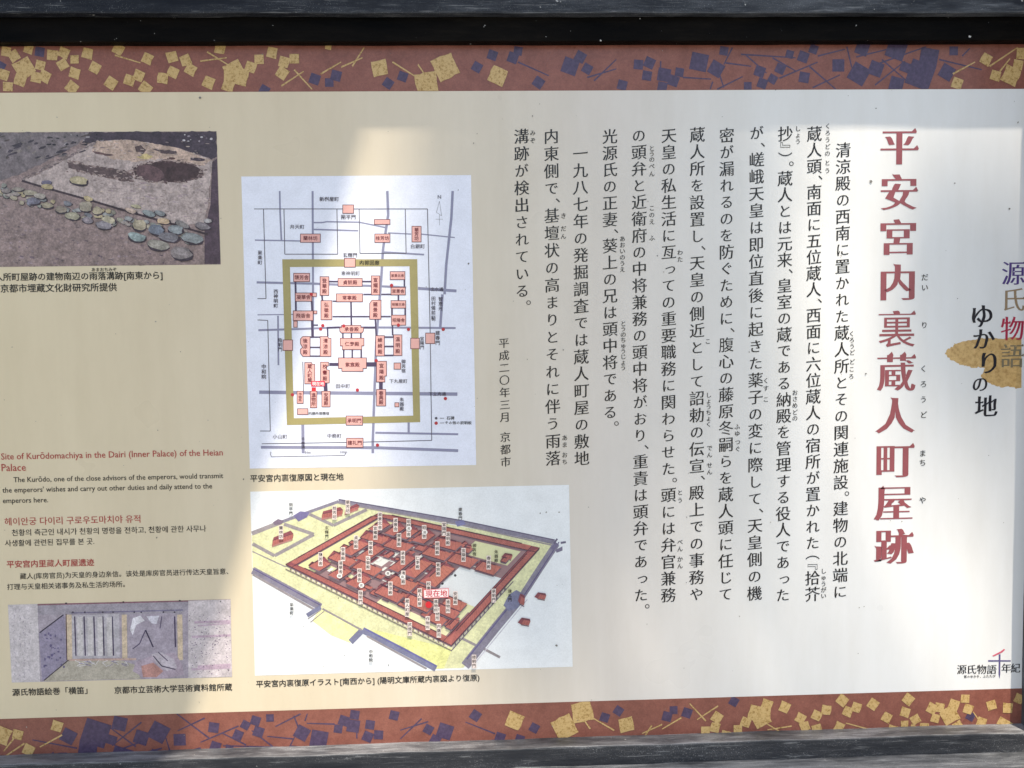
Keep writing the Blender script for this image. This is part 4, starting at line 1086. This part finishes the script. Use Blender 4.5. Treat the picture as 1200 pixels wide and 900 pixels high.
# little roof over the board: its front edge throws the straight shadow line near the top of the face
ZS = P(900, 152)[1]; HP = .13; hz = ZS + HP*SUN.z/(-SUN.y)
bm = bmesh.new(); 
for s in (-1, 1):
    ya, yb = (-HP, .012) if s < 0 else (.012, HP+.02)
    za, zb_ = (hz, hz+.055) if s < 0 else (hz+.055, hz)
    vv = [bm.verts.new(c_) for c_ in ((XLO-.06,ya,za),(XO+.06,ya,za),(XO+.06,yb,zb_),(XLO-.06,yb,zb_),(XLO-.06,ya,za+.018),(XO+.06,ya,za+.018),(XO+.06,yb,zb_+.018),(XLO-.06,yb,zb_+.018))]
    for f in ((3,2,1,0),(4,5,6,7),(0,1,5,4),(2,3,7,6),(0,4,7,3),(1,2,6,5)): bm.faces.new([vv[i] for i in f])
bmesh.ops.recalc_face_normals(bm, faces=bm.faces)
me = bpy.data.meshes.new('roof_boards'); bm.to_mesh(me); bm.free(); me.materials.append(M_post)
o = bpy.data.objects.new('roof_boards', me); C.objects.link(o); fix_parent(o, board)

# ------------------------------------------------------------------ ground the board stands on
M_ground, nt, b = new_mat('pale_pavement')
c = ramp(nt, noise(nt, 60, 6, .7), [(.3, (.24, .23, .21)), (.7, (.36, .35, .32))]); nt.links.new(c, b.inputs['Base Color']); b.inputs['Roughness'].default_value = .9
gr = mesh_obj('ground', [(-60, -60, 0), (60, -60, 0), (60, 60, 0), (-60, 60, 0)], [(0, 1, 2, 3)], M_ground); gr['kind'] = 'structure'

# ------------------------------------------------------------------ what shades the face: an unseen eave added overhead and a tree behind the photographer
M_wood, nt, b = new_mat('weathered_eave_wood')
c = ramp(nt, noise(nt, 40, 6, .7, (1, .1, 1)), [(.3, (.10, .07, .05)), (.7, (.22, .17, .12))]); nt.links.new(c, b.inputs['Base Color']); b.inputs['Roughness'].default_value = .8
SD = SUN.normalized()
def up_to(px, py, dist):                  # point towards the sun from a spot of the face
    x, z = P(px, py); return Vector((x, 0, z)) + SD*dist
eave = thing('shade_eave', (-1.5, -1.2, 0), 'unseen dark timber eave added overhead to shade the left of the board', 'eave')
E0, E1 = up_to(428, 120, 2.3), up_to(200, 890, 2.3)
ax = (E1-E0).normalized(); E0 = E0-ax*.35; E1 = E1+ax*.12
left = Vector((-1, 0, 0)); left = (left-left.project(ax)).normalized(); nn_ = ax.cross(left).normalized()
nb = 7; wdt = .115
for i in range(nb):
    a0 = E0+left*(i*wdt+.0005); a1 = E0+left*((i+1)*wdt-.0005); b0 = E1+left*(i*wdt+.0005); b1 = E1+left*((i+1)*wdt-.0005); t_ = nn_*.018
    vv = [a0-t_, a1-t_, b1-t_, b0-t_, a0+t_, a1+t_, b1+t_, b0+t_]
    o = mesh_obj('eave_board', [tuple(v) for v in vv], [(0,1,2,3),(7,6,5,4),(0,4,5,1),(1,5,6,2),(2,6,7,3),(3,7,4,0)], M_wood); fix_parent(o, eave)
end = (E0+E1)/2+left*(nb*wdt-.05)
bm = bmesh.new(); box_bm(bm, (end.x-.05, end.y-.05, 0), (end.x+.05, end.y+.05, end.z-.05)); bmesh.ops.recalc_face_normals(bm, faces=bm.faces)
me = bpy.data.meshes.new('eave_post'); bm.to_mesh(me); bm.free(); me.materials.append(M_wood); o = bpy.data.objects.new('eave_post', me); C.objects.link(o); fix_parent(o, eave)

M_leafg, nt, b = new_mat('green_leaf'); b.inputs['Base Color'].default_value = (.05, .10, .03, 1); b.inputs['Roughness'].default_value = .5
M_bark, nt, b = new_mat('bark')
c = ramp(nt, noise(nt, 30, 6, .7), [(.3, (.05, .04, .03)), (.7, (.14, .11, .08))]); nt.links.new(c, b.inputs['Base Color'])
DT = 8.5
base_pt = Vector((up_to(600, 450, DT).x+1.6, up_to(600, 450, DT).y-1.2, 0))
tree = thing('shade_tree', tuple(base_pt), 'leafy tree behind the photographer whose boughs dapple the board', 'tree')
def tube(pts, r0, r1, name):
    n = 8; v = []; f = []
    for i, p in enumerate(pts):
        d = (pts[min(i+1, len(pts)-1)]-pts[max(i-1, 0)]).normalized(); u = d.orthogonal().normalized(); w = d.cross(u); r = r0+(r1-r0)*i/(len(pts)-1)
        for k in range(n): v.append(tuple(p+(u*math.cos(2*math.pi*k/n)+w*math.sin(2*math.pi*k/n))*r))
    for i in range(len(pts)-1):
        for k in range(n): f.append((i*n+k, i*n+(k+1) % n, (i+1)*n+(k+1) % n, (i+1)*n+k))
    o = mesh_obj(name, v, f, M_bark, smooth=True); fix_parent(o, tree)
crown = base_pt+Vector((0, 0, 7.6))
tube([base_pt, base_pt+Vector((.05,.05,2.5)), base_pt+Vector((-.1,.1,5)), crown], .19, .08, 'trunk')
# clusters of leaves: (px, py on the face, radius in px across, stretch in px down, number)
clusters = [(690,250,95,120,200),(720,420,110,120,230),(650,560,80,110,170),(620,700,55,80,90),(560,330,55,110,120),(640,120,130,50,130),(800,140,110,40,110),(820,330,70,120,100),
            (1135,265,60,45,80),(1130,320,60,50,80),(1125,395,62,60,120),(1150,450,42,35,50),(520,520,40,80,50),(535,195,26,60,60)]
lv = []; lf = []
r = random.Random(12)
for px, py, rx_, ry_, n_ in clusters:
    ctr = up_to(px, py, DT)
    tube([crown, (crown*.5+ctr*.5)+Vector((.2, 0, .5)), ctr], .05, .010, 'limb')
    for i in range(n_):
        a = r.gauss(0, .55); b2 = r.gauss(0, .55)
        p = up_to(px+a*rx_, py+b2*ry_, DT+r.uniform(-.5, .6))
        L_ = r.uniform(.022, .04); W2 = L_*.45
        d = Vector((r.uniform(-1,1), r.uniform(-1,1), r.uniform(-.6,.4))).normalized(); w = d.cross(Vector((r.uniform(-.4,.4), r.uniform(-.4,.4), 1))).normalized()
        k = len(lv); lv += [tuple(p-d*L_), tuple(p+w*W2), tuple(p+d*L_), tuple(p-w*W2)]; lf.append((k, k+1, k+2, k+3))
for i in range(5000):                     # the rest of the crown, clear of the face
    a = r.uniform(0, 6.28); el = r.uniform(-.5, 1.4); R_ = r.uniform(.5, 1.0)**.5
    p = crown+Vector((1.0+2.0*R_*math.cos(a)*math.cos(el), -1.2+2.0*R_*math.sin(a)*math.cos(el), .6+1.8*R_*math.sin(el)))
    # where would its shadow fall on the plane of the board?
    t = p.y/(SD.y); hit = p-SD*t
    if XL-.3 < hit.x < XR+.3 and ZB-.3 < hit.z < ZT+.45: continue
    L_ = r.uniform(.04, .07); W2 = L_*.5; d = Vector((r.uniform(-1,1), r.uniform(-1,1), r.uniform(-.6,.4))).normalized(); w = d.cross(Vector((r.uniform(-.4,.4), r.uniform(-.4,.4), 1))).normalized()
    k = len(lv); lv += [tuple(p-d*L_), tuple(p+w*W2), tuple(p+d*L_), tuple(p-w*W2)]; lf.append((k, k+1, k+2, k+3))
o = mesh_obj('leaves', lv, lf, M_leafg); fix_parent(o, tree); o['kind'] = 'stuff'
